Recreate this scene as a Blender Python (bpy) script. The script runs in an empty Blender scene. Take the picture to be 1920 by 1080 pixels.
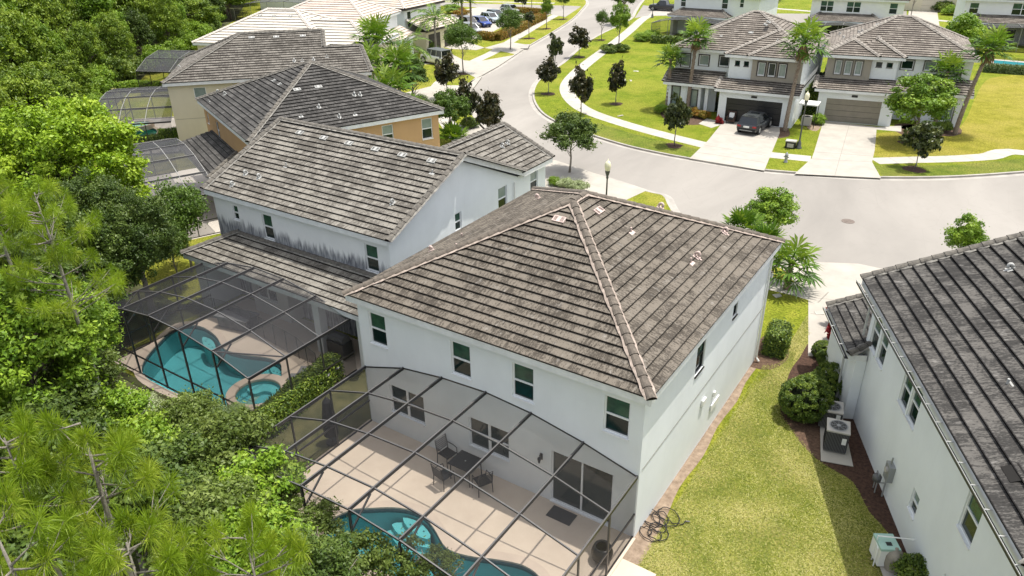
import bpy, math, random
import numpy as np
from math import sin, cos, pi, radians, sqrt
from mathutils import Vector, Matrix
from mathutils.geometry import tessellate_polygon

# ---------------------------------------------------------------- camera
FPX, YAW, PITCH, ROLL = 1400.7, -.5912, .4779, -.0147
CAM = np.array([18.0431, -16.7274, 18.2286])
_f = np.array([sin(YAW)*cos(PITCH), cos(YAW)*cos(PITCH), -sin(PITCH)])
_r = np.array([cos(YAW), -sin(YAW), 0.]); _u = np.cross(_r, _f)
_R = _r*cos(ROLL)+_u*sin(ROLL); _U = -_r*sin(ROLL)+_u*cos(ROLL)
S = bpy.context.scene
cd = bpy.data.cameras.new('camera'); co = bpy.data.objects.new('camera', cd); S.collection.objects.link(co)
cd.sensor_width = 36; cd.lens = FPX/1920*36; cd.clip_start = .1; cd.clip_end = 3000
co.matrix_world = Matrix(((_R[0], _U[0], -_f[0], CAM[0]), (_R[1], _U[1], -_f[1], CAM[1]), (_R[2], _U[2], -_f[2], CAM[2]), (0, 0, 0, 1)))
S.camera = co
# ---------------------------------------------------------------- light
SUN = Vector((.17, .185, 1)).normalized()
w = bpy.data.worlds.new("World"); S.world = w; w.use_nodes = True
nt = w.node_tree; bg = nt.nodes['Background']
sky = nt.nodes.new('ShaderNodeTexSky'); sky.sky_type = 'NISHITA'; sky.sun_disc = False
sky.sun_elevation = math.asin(SUN.z); sky.sun_rotation = math.atan2(SUN.x, SUN.y)
sky.dust_density = 3.0; sky.ozone_density = .6
hs = nt.nodes.new('ShaderNodeHueSaturation'); hs.inputs['Saturation'].default_value = .38; nt.links.new(sky.outputs[0], hs.inputs['Color']); nt.links.new(hs.outputs[0], bg.inputs[0]); bg.inputs[1].default_value = .15
sl = bpy.data.lights.new('sun', 'SUN'); so = bpy.data.objects.new('sun', sl); S.collection.objects.link(so)
sl.energy = 2.9; sl.angle = radians(.55); sl.color = (1, .955, .88)
so.rotation_euler = SUN.to_track_quat('Z', 'Y').to_euler(); so.location = (0, 0, 80)
S.view_settings.view_transform = 'Standard'; S.view_settings.look = 'None'
S.view_settings.exposure = .86; S.view_settings.gamma = 1
S.render.engine = 'CYCLES'

COL = S.collection
rnd = random.Random(7)

def g(px, py, z=0.):
    """point of the level plane z seen at photo pixel (px, py)"""
    d = _f+_R*(px-960)/FPX-_U*(py-540)/FPX
    return Vector(CAM+d*((z-CAM[2])/d[2]))

# ---------------------------------------------------------------- mesh helper
class MB:
    def __init__(s): s.v = []; s.f = []; s.m = []; s.uv = []; s.anyuv = False
    def face(s, pts, mi=0, uv=None):
        n = len(s.v); s.v += [tuple(p) for p in pts]; s.f.append(tuple(range(n, n+len(pts)))); s.m.append(mi)
        if uv is None: s.uv += [(0, 0)]*len(pts)
        else: s.uv += list(uv); s.anyuv = True
    def box(s, x0, x1, y0, y1, z0, z1, mi=0, bottom=True):
        a = [(x0,y0,z0),(x1,y0,z0),(x1,y1,z0),(x0,y1,z0),(x0,y0,z1),(x1,y0,z1),(x1,y1,z1),(x0,y1,z1)]
        for q in ((0,1,5,4),(1,2,6,5),(2,3,7,6),(3,0,4,7),(4,5,6,7))+(((3,2,1,0),) if bottom else ()):
            s.face([a[i] for i in q], mi)
    def obox(s, c, ax, ay, az, mi=0):
        c, ax, ay, az = Vector(c), Vector(ax), Vector(ay), Vector(az)
        a = [c+ax*i+ay*j+az*k for k in (-1, 1) for i, j in ((-1,-1),(1,-1),(1,1),(-1,1))]
        for q in ((0,1,5,4),(1,2,6,5),(2,3,7,6),(3,0,4,7),(4,5,6,7),(3,2,1,0)): s.face([a[i] for i in q], mi)
    def bar(s, a, b, wd, ht=None, up=(0,0,1), mi=0):
        a, b = Vector(a), Vector(b); d = (b-a); L = d.length
        if L < 1e-6: return
        d /= L; up = Vector(up)
        if abs(d.dot(up)) > .98: up = Vector((1, 0, 0))
        x = d.cross(up).normalized(); y = x.cross(d)
        s.obox((a+b)/2, x*wd/2, d*L/2, y*(ht or wd)/2, mi)
    def tube(s, pts, rs, n=8, mi=0, cap=True):
        pts = [Vector(p) for p in pts]
        if not hasattr(rs, '__len__'): rs = [rs]*len(pts)
        rings = []
        ref = Vector((0, 0, 1))
        for i, p in enumerate(pts):
            d = (pts[min(i+1, len(pts)-1)]-pts[max(i-1, 0)]).normalized()
            if abs(d.dot(ref)) > .95: ref = Vector((1, 0, 0)) if abs(d.x) < .9 else Vector((0, 1, 0))
            x = d.cross(ref).normalized(); y = d.cross(x); ref = x.cross(d)
            rings.append([p+(x*cos(2*pi*k/n)+y*sin(2*pi*k/n))*rs[i] for k in range(n)])
            ref = -y if False else ref
        b = len(s.v)
        for r in rings: s.v += [tuple(p) for p in r]
        for i in range(len(rings)-1):
            for k in range(n):
                q = (b+i*n+k, b+i*n+(k+1) % n, b+(i+1)*n+(k+1) % n, b+(i+1)*n+k)
                s.f.append(q); s.m.append(mi); s.uv += [(0, 0)]*4
        if cap:
            for r, o in ((0, 1), (len(rings)-1, 0)):
                q = tuple(b+r*n+k for k in range(n)); q = q if o == 0 else q[::-1]
                s.f.append(q); s.m.append(mi); s.uv += [(0, 0)]*n
    def lathe(s, prof, c=(0,0,0), n=16, mi=0):
        s.tube([(c[0], c[1], c[2]+z) for r, z in prof], [max(r, .0005) for r, z in prof], n, mi) if False else None
        b = len(s.v)
        for r, z in prof:
            for k in range(n): s.v.append((c[0]+r*cos(2*pi*k/n), c[1]+r*sin(2*pi*k/n), c[2]+z))
        for i in range(len(prof)-1):
            for k in range(n):
                s.f.append((b+i*n+k, b+i*n+(k+1) % n, b+(i+1)*n+(k+1) % n, b+(i+1)*n+k)); s.m.append(mi); s.uv += [(0, 0)]*4
    def poly(s, pts, z, mi=0, holes=()):
        """flat polygon at height z (list of xy), with holes"""
        loops = [[Vector((p[0], p[1], 0)) for p in pts]]+[[Vector((p[0], p[1], 0)) for p in h] for h in holes]
        flat = [p for l in loops for p in l]
        for t in tessellate_polygon(loops):
            a, b, c = (flat[i] for i in t)
            if (b-a).cross(c-a).z < 0: b, c = c, b
            s.face([(p.x, p.y, z) for p in (a, b, c)], mi)
    def skirt(s, pts, z0, z1, mi=0, closed=True):
        n = len(pts)
        for i in range(n if closed else n-1):
            a, b = pts[i], pts[(i+1) % n]
            s.face([(a[0],a[1],z0),(b[0],b[1],z0),(b[0],b[1],z1),(a[0],a[1],z1)], mi)
    def prism(s, pts, z0, z1, mi=0, mside=None):
        s.poly(pts, z1, mi); s.skirt(pts, z0, z1, mi if mside is None else mside)
    def mesh(s, name, mats, smooth=False):
        me = bpy.data.meshes.new(name); me.from_pydata(s.v, [], s.f)
        for m in (mats if isinstance(mats, (list, tuple)) else [mats]): me.materials.append(m)
        me.polygons.foreach_set('material_index', s.m)
        if s.anyuv:
            l = me.uv_layers.new(name='UVMap'); l.data.foreach_set('uv', np.array(s.uv, dtype=np.float32).ravel())
        if smooth: me.polygons.foreach_set('use_smooth', [True]*len(s.f))
        me.update(); return me
    def build(s, name, mats, parent=None, smooth=False):
        o = bpy.data.objects.new(name, s.mesh(name, mats, smooth)); COL.objects.link(o)
        if parent is not None: o.parent = parent
        return o

def tag(o, label=None, cat=None, group=None, kind=None):
    if label: o['label'] = label
    if cat: o['category'] = cat
    if group: o['group'] = group
    if kind: o['kind'] = kind
    return o
def thing(name, label, cat, loc=(0,0,0), rot=0, group=None):
    o = bpy.data.objects.new(name, None); COL.objects.link(o); o.location = loc; o.rotation_euler = (0, 0, rot)
    o.empty_display_size = .3
    return tag(o, label, cat, group)
def struct(name, mb, mats): return tag(mb.build(name, mats), kind='structure')
def copy_tree(o, loc=None, rot=None, label=None, scale=None, group=None, parent=None):
    c = o.copy(); COL.objects.link(c); c.parent = parent
    if loc is not None: c.location = loc
    if rot is not None: c.rotation_euler = (0, 0, rot)
    if scale is not None: c.scale = scale if hasattr(scale, '__len__') else (scale,)*3
    if label: c['label'] = label
    if group: c['group'] = group
    for ch in CH.get(o.name, []): 
        copy_tree(ch, parent=c)
    return c
CH = {}
def index_children():
    CH.clear()
    for o in bpy.data.objects:
        if o.parent: CH.setdefault(o.parent.name, []).append(o)

# ---------------------------------------------------------------- materials
def mat(name, col=(.5,.5,.5), rough=.7, metal=0, spec=.5):
    m = bpy.data.materials.new(name); m.use_nodes = True; b = m.node_tree.nodes['Principled BSDF']
    b.inputs['Base Color'].default_value = (*col, 1); b.inputs['Roughness'].default_value = rough
    b.inputs['Metallic'].default_value = metal; b.inputs['Specular IOR Level'].default_value = spec
    return m
class N:
    """tiny node helper"""
    def __init__(s, m): s.m = m; s.t = m.node_tree; s.b = s.t.nodes['Principled BSDF']
    def n(s, typ, **k):
        o = s.t.nodes.new(typ)
        for a, v in k.items(): setattr(o, a, v)
        return o
    def l(s, a, b): s.t.links.new(a, b)
    def coord(s, kind='Object'): return s.n('ShaderNodeTexCoord').outputs[kind]
    def mapv(s, v, sc=(1,1,1), loc=(0,0,0)):
        o = s.n('ShaderNodeMapping'); o.inputs['Scale'].default_value = sc; o.inputs['Location'].default_value = loc; s.l(v, o.inputs[0]); return o.outputs[0]
    def noise(s, v, scale, det=4, rough=.55, dist=0):
        o = s.n('ShaderNodeTexNoise'); s.l(v, o.inputs['Vector']); o.inputs['Scale'].default_value = scale
        o.inputs['Detail'].default_value = det; o.inputs['Roughness'].default_value = rough; o.inputs['Distortion'].default_value = dist; return o.outputs['Fac']
    def ramp(s, v, stops, interp='LINEAR'):
        o = s.n('ShaderNodeValToRGB'); s.l(v, o.inputs[0]); r = o.color_ramp; r.interpolation = interp
        while len(r.elements) < len(stops): r.elements.new(.5)
        for e, (p, c) in zip(r.elements, stops): e.position = p; e.color = (*c, 1) if hasattr(c, '__len__') else (c, c, c, 1)
        return o.outputs[0]
    def mix(s, f, a, b, mode='MIX'):
        o = s.n('ShaderNodeMix', data_type='RGBA', blend_type=mode)
        for i, x in ((0, f), (6, a), (7, b)):
            if hasattr(x, 'links'): s.l(x, o.inputs[i])
            else: o.inputs[i].default_value = x if i == 0 else ((*x, 1) if hasattr(x, '__len__') else (x, x, x, 1))
        return o.outputs[2]
    def math(s, op, a, b=0., c=None):
        o = s.n('ShaderNodeMath', operation=op)
        for i, x in ((0, a), (1, b)) + (((2, c),) if c is not None else ()):
            if hasattr(x, 'links'): s.l(x, o.inputs[i])
            else: o.inputs[i].default_value = x
        return o.outputs[0]
    def bump(s, h, st=.3, d=.02):
        o = s.n('ShaderNodeBump'); s.l(h, o.inputs['Height']); o.inputs['Strength'].default_value = st; o.inputs['Distance'].default_value = d
        s.l(o.outputs[0], s.b.inputs['Normal'])
    def col(s, c): s.l(c, s.b.inputs['Base Color'])

def mottled(name, c1, c2, scale=3, rough=.85, det=5, bump=0, bscale=30, lo=.35, hi=.65, spec=.3):
    m = mat(name, c1, rough, spec=spec); k = N(m); v = k.coord()
    k.col(k.ramp(k.noise(v, scale, det, .6), [(lo, c1), (hi, c2)]))
    if bump: k.bump(k.noise(v, bscale, 3), bump, .02)
    return m

def tile_mat(name, dark, mid, light, streak=.5, tw=.33, pale=(.45,.43,.4), palef=.12):
    m = mat(name, mid, .9, spec=.15); k = N(m)
    uv = k.n('ShaderNodeUVMap').outputs[0]
    sp = k.n('ShaderNodeSeparateXYZ'); k.l(uv, sp.inputs[0]); u, v = sp.outputs[0], sp.outputs[1]
    row = k.math('FLOOR', v); uu = k.math('ADD', u, k.math('MULTIPLY', row, tw*.5))
    colm = k.math('FLOOR', k.math('DIVIDE', uu, tw))
    cb = k.n('ShaderNodeCombineXYZ'); k.l(colm, cb.inputs[0]); k.l(row, cb.inputs[1])
    wn = k.n('ShaderNodeTexWhiteNoise', noise_dimensions='2D'); k.l(cb.outputs[0], wn.inputs[0])
    # weather streaks that run down the slope
    big = k.noise(k.mapv(uv, (.35, .16, 1)), 1.6, 4, .6)
    st = k.noise(k.mapv(uv, (9, .55, 1)), 1.5, 4, .7)
    fine = k.noise(k.mapv(uv, (22, 3, 1)), 1.5, 3, .6)
    f = k.math('ADD', k.math('MULTIPLY', wn.outputs[0], .09), k.math('ADD', k.math('MULTIPLY', st, streak), k.math('MULTIPLY', big, .55)))
    f = k.math('ADD', f, k.math('MULTIPLY', fine, .55))
    tot = .045+streak*.5+.275+.275
    c = k.ramp(f, [(tot-.27, dark), (tot, mid), (min(tot+.27, .99), light)])
    pl_ = k.ramp(k.noise(k.mapv(uv, (3, .5, 1), (9, 4, 0)), 1.2, 5, .7), [(.58, 0.), (.74, 1.)])
    c = k.mix(k.math('MULTIPLY', pl_, palef*3), c, pale)
    # dark joint between neighbouring tiles, underlap shadow painted along the foot of each course
    fr = k.math('FRACT', k.math('DIVIDE', uu, tw)); j = k.math('LESS_THAN', fr, .04)
    c = k.mix(k.math('MULTIPLY', j, .28), c, dark)
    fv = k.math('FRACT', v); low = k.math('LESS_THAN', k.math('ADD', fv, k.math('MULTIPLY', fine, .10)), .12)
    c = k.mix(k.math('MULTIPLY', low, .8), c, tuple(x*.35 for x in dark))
    k.col(c); k.bump(k.math('ADD', fine, k.math('MULTIPLY', wn.outputs[0], .8)), .5, .015)
    return m

def leaf_mat(name, ca, cb, cc=None, trans=.35, rough=.5):
    m = mat(name, ca, rough, spec=.35); k = N(m)
    at = k.n('ShaderNodeAttribute', attribute_name='tint')
    oi = k.n('ShaderNodeObjectInfo').outputs['Random']
    sp = k.n('ShaderNodeSeparateColor'); k.l(at.outputs['Color'], sp.inputs[0])
    c = k.ramp(sp.outputs[0], [(0, ca), (.5, cb), (1, cc or cb)])
    c = k.mix(k.math('MULTIPLY', oi, .3), c, tuple(x*.72 for x in ca))
    k.col(c)
    tr = k.n('ShaderNodeBsdfTranslucent'); k.l(k.mix(1., c, (1.0, 1.0, .55), 'MULTIPLY'), tr.inputs[0])
    mx = k.n('ShaderNodeMixShader'); mx.inputs[0].default_value = trans
    k.l(k.b.outputs[0], mx.inputs[1]); k.l(tr.outputs[0], mx.inputs[2])
    k.l(mx.outputs[0], m.node_tree.nodes['Material Output'].inputs[0])
    return m
M = {}
def stucco(name, c, stain=None, dirt=.08):
    m = mat(name, c, .9, spec=.2); k = N(m); v = k.coord()
    big = k.ramp(k.noise(k.mapv(v, (.5, .5, .35)), 1.3, 5, .6), [(.35, tuple(x*(1-dirt) for x in c)), (.7, c)])
    st = k.ramp(k.noise(k.mapv(v, (3.5, 3.5, .25)), 1.5, 5, .7), [(.56, 0.), (.8, .22)]); k.col(k.mix(st, big, tuple(x*.72 for x in c))); k.bump(k.noise(v, 45, 3), .2, .012); return m
M['white'] = stucco('stucco_white', (.765, .795, .80))
M['cream'] = stucco('stucco_cream', (.66, .60, .45))
M['tan'] = stucco('stucco_tan', (.52, .33, .17))
M['taupe'] = stucco('stucco_taupe', (.33, .30, .25))
M['lanaiw'] = stucco('stucco_lanai', (.62, .60, .56))
M['trim'] = mottled('trim_white', (.78,.79,.79), (.70,.71,.71), 2, .6)
M['fascia'] = mottled('fascia_white', (.78,.79,.785), (.60,.61,.60), 3, .6, lo=.3, hi=.85)
M['brown'] = mat('fascia_brown', (.035,.028,.024), .6)
M['bronze'] = mat('bronze_metal', (.018,.017,.018), .35, spec=.5)
M['bronze_lit'] = mat('bronze_sunlit_top', (.085,.082,.08), .4)  # cage beam tops painted lighter than the sides, as if sunlit
M['glass'] = mat('window_glass', (.006,.018,.016), .08, spec=.45)
M['blind'] = mottled('blind_glass_tree_reflection', (.035,.10,.06), (.015,.05,.035), 2.2, .12, spec=.5)  # upper panes with blinds; green of reflected trees put into the colour
M['blindp'] = mottled('pale_blind_glass', (.25,.30,.27), (.16,.22,.20), 1.5, .25, spec=.8)
M['mortar'] = mottled('ridge_mortar', (.40,.33,.28), (.22,.18,.15), 6, .9)
M['mortar2'] = mottled('ridge_mortar_grey', (.26,.245,.215), (.12,.115,.105), 5, .9)
M['capA'] = mottled('cap_tile_brown', (.16,.135,.108), (.07,.06,.05), 7, .85, lo=.3, hi=.7)
M['capG'] = mottled('cap_tile_grey', (.17,.155,.13), (.065,.06,.054), 7, .85, lo=.3, hi=.7)
M['capW'] = mottled('cap_tile_white', (.58,.53,.47), (.46,.42,.37), 5, .85)
M['ventp'] = mottled('vent_pinkish', (.60,.47,.42), (.42,.33,.29), 8, .6)
M['ventw'] = mottled('vent_white', (.46,.46,.44), (.30,.30,.28), 8, .5)
M['tA'] = tile_mat('roof_tile_brown', (.036,.031,.025), (.080,.069,.056), (.155,.135,.110), .8)
M['tB'] = tile_mat('roof_tile_grey', (.055,.050,.043), (.115,.105,.090), (.225,.21,.182), .7, palef=.16)
M['tC'] = tile_mat('roof_tile_charcoal', (.022,.022,.022), (.048,.046,.043), (.10,.096,.09), .6, palef=.12)
M['tD'] = tile_mat('roof_tile_weathered', (.05,.045,.039), (.105,.096,.083), (.195,.18,.157), .7, palef=.12)
M['tE'] = tile_mat('roof_tile_cream', (.36,.33,.285), (.50,.465,.405), (.60,.56,.49), .3, pale=(.6,.56,.5))
M['tF'] = tile_mat('roof_tile_blush', (.36,.295,.25), (.50,.42,.36), (.60,.51,.44), .3, pale=(.62,.54,.46))
M['tS'] = tile_mat('roof_tile_taupe', (.08,.070,.060), (.16,.14,.12), (.28,.25,.215), .6, palef=.12)
M['tR'] = tile_mat('roof_tile_slate', (.019,.018,.017), (.046,.044,.041), (.105,.099,.09), .7, palef=.12)
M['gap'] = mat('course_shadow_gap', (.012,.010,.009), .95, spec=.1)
M['gapw'] = mat('course_gap_pale', (.13,.11,.09), .95, spec=.1)
# screen mesh: fine dark fibreglass cloth, seen as a veil
def screen_mat(name, op, c):
    m = mat(name, c, .6, spec=.3); k = N(m); tr = k.n('ShaderNodeBsdfTransparent'); mx = k.n('ShaderNodeMixShader')
    v = k.coord(); n = k.noise(v, .35, 3, .5)
    k.l(k.math('MULTIPLY', k.ramp(n, [(.3, .8), (.7, 1.15)]), op), mx.inputs[0])
    k.l(tr.outputs[0], mx.inputs[1]); k.l(k.b.outputs[0], mx.inputs[2])
    k.l(mx.outputs[0], m.node_tree.nodes['Material Output'].inputs[0]); return m
M['screen'] = screen_mat('screen_mesh', .27, (.016, .016, .017))
M['screenw'] = screen_mat('screen_mesh_wall', .42, (.028, .028, .030))
M['screen2'] = screen_mat('screen_mesh_dense', .42, (.028, .028, .031))
M['screen3'] = screen_mat('screen_mesh_dark', .62, (.055, .055, .058))
# ground materials
def grass_mat(name, a, b, c, dry, sc=1.):
    m = mat(name, a, .95, spec=.1); k = N(m); v = k.coord()
    n1 = k.noise(v, .22*sc, 4, .6); n2 = k.noise(v, 1.1*sc, 5, .65, .6); n3 = k.noise(v, 9*sc, 5, .75); n4 = k.noise(v, 38, 3, .7)
    c1 = k.ramp(n2, [(.32, a), (.5, b), (.68, c)])
    c2 = k.mix(k.ramp(n1, [(.42, 0.), (.66, .75)]), c1, dry)
    c3 = k.mix(k.ramp(n3, [(.40, .85), (.58, 0.)]), c2, tuple(x*.5 for x in a))
    sp = k.ramp(n4, [(.60, 0.), (.72, .65)]); c4 = k.mix(sp, c3, tuple(min(1, x*1.45) for x in dry))
    k.col(c4); k.bump(k.math('ADD', n3, n4), .9, .06); return m
M['grass'] = grass_mat('lawn_grass', (.15,.19,.014), (.25,.285,.026), (.34,.345,.045), (.40,.35,.075))
M['grassN'] = grass_mat('side_lawn_grass', (.10,.145,.016), (.225,.25,.035), (.35,.345,.08), (.50,.41,.17), 1.3)
M['grassG'] = grass_mat('green_lawn_grass', (.12,.17,.012), (.19,.245,.018), (.27,.305,.03), (.34,.33,.05))
M['grassV'] = grass_mat('verge_grass', (.09,.14,.016), (.16,.21,.026), (.24,.27,.045), (.30,.27,.07))
M['grassY'] = grass_mat('dry_lawn_grass', (.20,.20,.02), (.30,.28,.035), (.38,.345,.055), (.44,.36,.09))
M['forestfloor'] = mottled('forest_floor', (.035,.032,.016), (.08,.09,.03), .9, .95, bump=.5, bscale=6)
M['drygrass'] = mottled('dry_grass', (.36,.30,.13), (.26,.28,.08), .8, .95, bump=.6, bscale=9)
def road_mat():
    m = mat('road_asphalt', (.4,.37,.33), .9, spec=.2); k = N(m); v = k.coord()
    a = k.noise(k.mapv(v, (1, .35, 1)), .12, 5, .6, .5); b = k.noise(v, 1.6, 6, .7); f = k.noise(v, 60, 2, .6)
    c = k.ramp(a, [(.30, (.225,.21,.19)), (.52, (.29,.27,.243)), (.72, (.345,.322,.29))])
    c = k.mix(k.ramp(b, [(.55, 0.), (.8, .35)]), c, (.215,.20,.18)); c = k.mix(k.math('MULTIPLY', f, .25), c, (.16,.15,.135))
    vo = k.n('ShaderNodeTexVoronoi', feature='DISTANCE_TO_EDGE'); k.l(k.mapv(v, (.09, .05, 1)), vo.inputs['Vector'])
    nn = k.n('ShaderNodeTexNoise'); 
    cr = k.ramp(vo.outputs['Distance'], [(0, .35), (.004, 0.)]); c = k.mix(cr, c, (.17,.16,.145))
    k.col(c); k.bump(f, .2, .01); return m
M['road'] = road_mat()
def conc(name, c, c2, joint=None):
    m = mat(name, c, .85, spec=.3); k = N(m); v = k.coord()
    x = k.ramp(k.noise(v, .8, 6, .65), [(.35, c2), (.65, c)]); f = k.noise(v, 24, 3, .6)
    x = k.mix(k.math('MULTIPLY', f, .18), x, tuple(y*.7 for y in c2)); k.col(x); k.bump(f, .1, .01); return m
M['conc'] = conc('driveway_concrete', (.41,.38,.33), (.34,.315,.275))
M['walk'] = conc('sidewalk_concrete', (.45,.425,.375), (.36,.34,.30))
M['kerb'] = conc('kerb_concrete', (.40,.375,.335), (.30,.28,.25))
M['joint'] = mat('joint_line', (.20,.185,.165), .95)
M['deck'] = conc('deck_coating', (.58,.485,.385), (.52,.43,.34))
M['deckw'] = conc('deck_coating_pale', (.66,.60,.53), (.58,.53,.47))
M['mulch'] = mottled('mulch_red', (.045,.026,.018), (.15,.095,.062), 9, .95, 6, .8, 14, lo=.3, hi=.75)
M['soil'] = mottled('bare_soil', (.16,.115,.08), (.34,.26,.19), 4, .95, 6, .8, 14, lo=.3, hi=.75)
M['darkmulch'] = mottled('mulch_dark', (.032,.018,.012), (.085,.045,.03), 9, .95, 6, .8, 14)
def water_mat():
    m = mat('pool_water', (0,0,0), .05); k = N(m)
    tr = k.n('ShaderNodeBsdfTransparent'); tr.inputs[0].default_value = (.58, .85, .87, 1)
    gl = k.n('ShaderNodeBsdfGlossy'); gl.inputs['Roughness'].default_value = .04
    fr = k.n('ShaderNodeFresnel'); fr.inputs[0].default_value = 1.33
    v = k.coord(); bp = k.n('ShaderNodeBump'); bp.inputs['Strength'].default_value = .25; bp.inputs['Distance'].default_value = .03
    k.l(k.noise(v, 4, 3), bp.inputs['Height'])
    for q in (gl, fr): k.l(bp.outputs[0], q.inputs['Normal'])
    mx = k.n('ShaderNodeMixShader'); k.l(fr.outputs[0], mx.inputs[0]); k.l(tr.outputs[0], mx.inputs[1]); k.l(gl.outputs[0], mx.inputs[2])
    k.l(mx.outputs[0], m.node_tree.nodes['Material Output'].inputs[0]); return m
M['water'] = water_mat()
def plaster_mat():
    m = mat('pool_plaster', (.2,.45,.48), .8); k = N(m); v = k.coord()
    vo = k.n('ShaderNodeTexVoronoi', feature='DISTANCE_TO_EDGE'); k.l(k.mapv(v, (2.2, 2.2, 2.2)), vo.inputs['Vector'])
    k.col(k.mix(k.noise(v, 1.2, 4), (.20,.42,.44), (.27,.51,.52))); return m
M['plaster'] = plaster_mat()
M['plasterl'] = mottled('pool_plaster_step', (.32,.57,.56), (.27,.52,.52), 3)
M['plasterg'] = mottled('pool_plaster_green', (.40,.75,.62), (.33,.66,.55), 2)
M['tilepool'] = mottled('waterline_tile', (.05,.10,.12), (.12,.16,.17), 14)
M['coping'] = conc('pool_coping', (.55,.45,.36), (.47,.385,.31))
M['bark'] = mottled('tree_bark', (.12,.095,.07), (.24,.20,.16), 7, .95, bump=.7, bscale=20)
M['barkg'] = mottled('pale_bark', (.30,.27,.23), (.18,.16,.14), 7, .95, bump=.7, bscale=20)
M['palmbark'] = mottled('palm_bark', (.17,.12,.085), (.30,.25,.20), 9, .95, bump=.9, bscale=14)
M['black'] = mat('black_paint', (.012,.012,.013), .4)
M['rubber'] = mat('black_rubber', (.015,.015,.016), .8)
M['steel'] = mat('grey_steel', (.30,.31,.31), .45, .3)
M['acgrey'] = mat('ac_grey', (.105,.105,.105), .55)
M['actop'] = mat('ac_top_tan', (.42,.40,.36), .6)
M['wplastic'] = mat('white_plastic', (.75,.75,.72), .5)
M['iron'] = mottled('cast_iron', (.12,.095,.08), (.20,.165,.14), 12, .8)
L = {}
L['forest'] = leaf_mat('leaf_forest', (.05,.10,.008), (.15,.235,.016), (.31,.40,.038), .28)
L['bright'] = leaf_mat('leaf_bright', (.13,.24,.010), (.27,.41,.020), (.43,.54,.05), .3)
L['fresh'] = leaf_mat('leaf_fresh', (.07,.15,.010), (.17,.29,.018), (.33,.45,.045), .25)
L['oak'] = leaf_mat('leaf_oak', (.03,.06,.010), (.075,.125,.018), (.15,.21,.035), .25)
L['olive'] = leaf_mat('leaf_olive', (.055,.09,.014), (.125,.18,.030), (.24,.30,.07))
L['grey'] = leaf_mat('leaf_greygreen', (.07,.11,.035), (.12,.17,.055), (.19,.25,.10))
L['magnolia'] = leaf_mat('leaf_magnolia', (.012,.018,.006), (.035,.040,.012), (.10,.080,.028), .12, .35)
L['magg'] = leaf_mat('leaf_magnolia_green', (.016,.028,.007), (.045,.062,.014), (.13,.15,.035), .15, .35)
L['elm'] = leaf_mat('leaf_elm', (.045,.09,.012), (.09,.16,.022), (.16,.25,.04), .35)
L['pine'] = leaf_mat('needle_pine', (.13,.22,.012), (.28,.40,.022), (.46,.54,.07), .45)
L['palm'] = leaf_mat('frond_palm', (.045,.11,.010), (.13,.24,.022), (.33,.42,.06), .3)
L['hedge'] = leaf_mat('leaf_hedge', (.035,.07,.010), (.09,.15,.018), (.25,.32,.035), .2)
L['variegated'] = leaf_mat('leaf_variegated', (.20,.26,.10), (.34,.40,.20), (.50,.55,.34), .3)
L['red'] = leaf_mat('leaf_red', (.10,.008,.012), (.30,.02,.03), (.5,.06,.06), .3)
L['gold'] = leaf_mat('leaf_gold', (.12,.11,.012), (.26,.20,.02), (.35,.12,.02), .3)
M['glint'] = mat('frame_top_glint', (.26,.255,.24), .4)  # sun glint on the far cage beam tops, painted as a pale colour

L['grass'] = leaf_mat('leaf_grass', (.17,.23,.02), (.42,.43,.07), (.74,.67,.30), .45)
# ---------------------------------------------------------------- foliage
def quads_mesh(name, V, tint, mats, tri=False):
    """V: (n,k,3) leaf polygons, tint: (n,) 0..1 per leaf"""
    n, k = V.shape[:2]
    me = bpy.data.meshes.new(name)
    me.vertices.add(n*k); me.vertices.foreach_set('co', V.astype(np.float32).ravel())
    me.loops.add(n*k); me.loops.foreach_set('vertex_index', np.arange(n*k, dtype=np.int32))
    me.polygons.add(n); me.polygons.foreach_set('loop_start', np.arange(0, n*k, k, dtype=np.int32))
    try: me.polygons.foreach_set('loop_total', np.full(n, k, dtype=np.int32))
    except Exception: pass
    a = me.attributes.new('tint', 'FLOAT_COLOR', 'CORNER')
    c = np.ones((n*k, 4), dtype=np.float32); c[:, :3] = np.repeat(tint, k)[:, None]
    a.data.foreach_set('color', c.ravel())
    me.materials.append(mats); me.update(calc_edges=True); me.validate(); return me
def unit(v): return v/np.maximum(np.linalg.norm(v, axis=-1, keepdims=True), 1e-9)
def leaves(P, Nrm, size, rng, aspect=.55):
    n = len(P); t = unit(np.cross(Nrm, unit(rng.normal(size=(n, 3))))); b = np.cross(Nrm, t)
    s = size*rng.uniform(.6, 1.3, (n, 1)); a = t*s; c = b*s*aspect
    fold = Nrm*s*.18
    return np.stack([P-a, P-c*.9-fold*.3+a*.1, P+a, P+c*.9-fold*.3+a*.1], 1)
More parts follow.
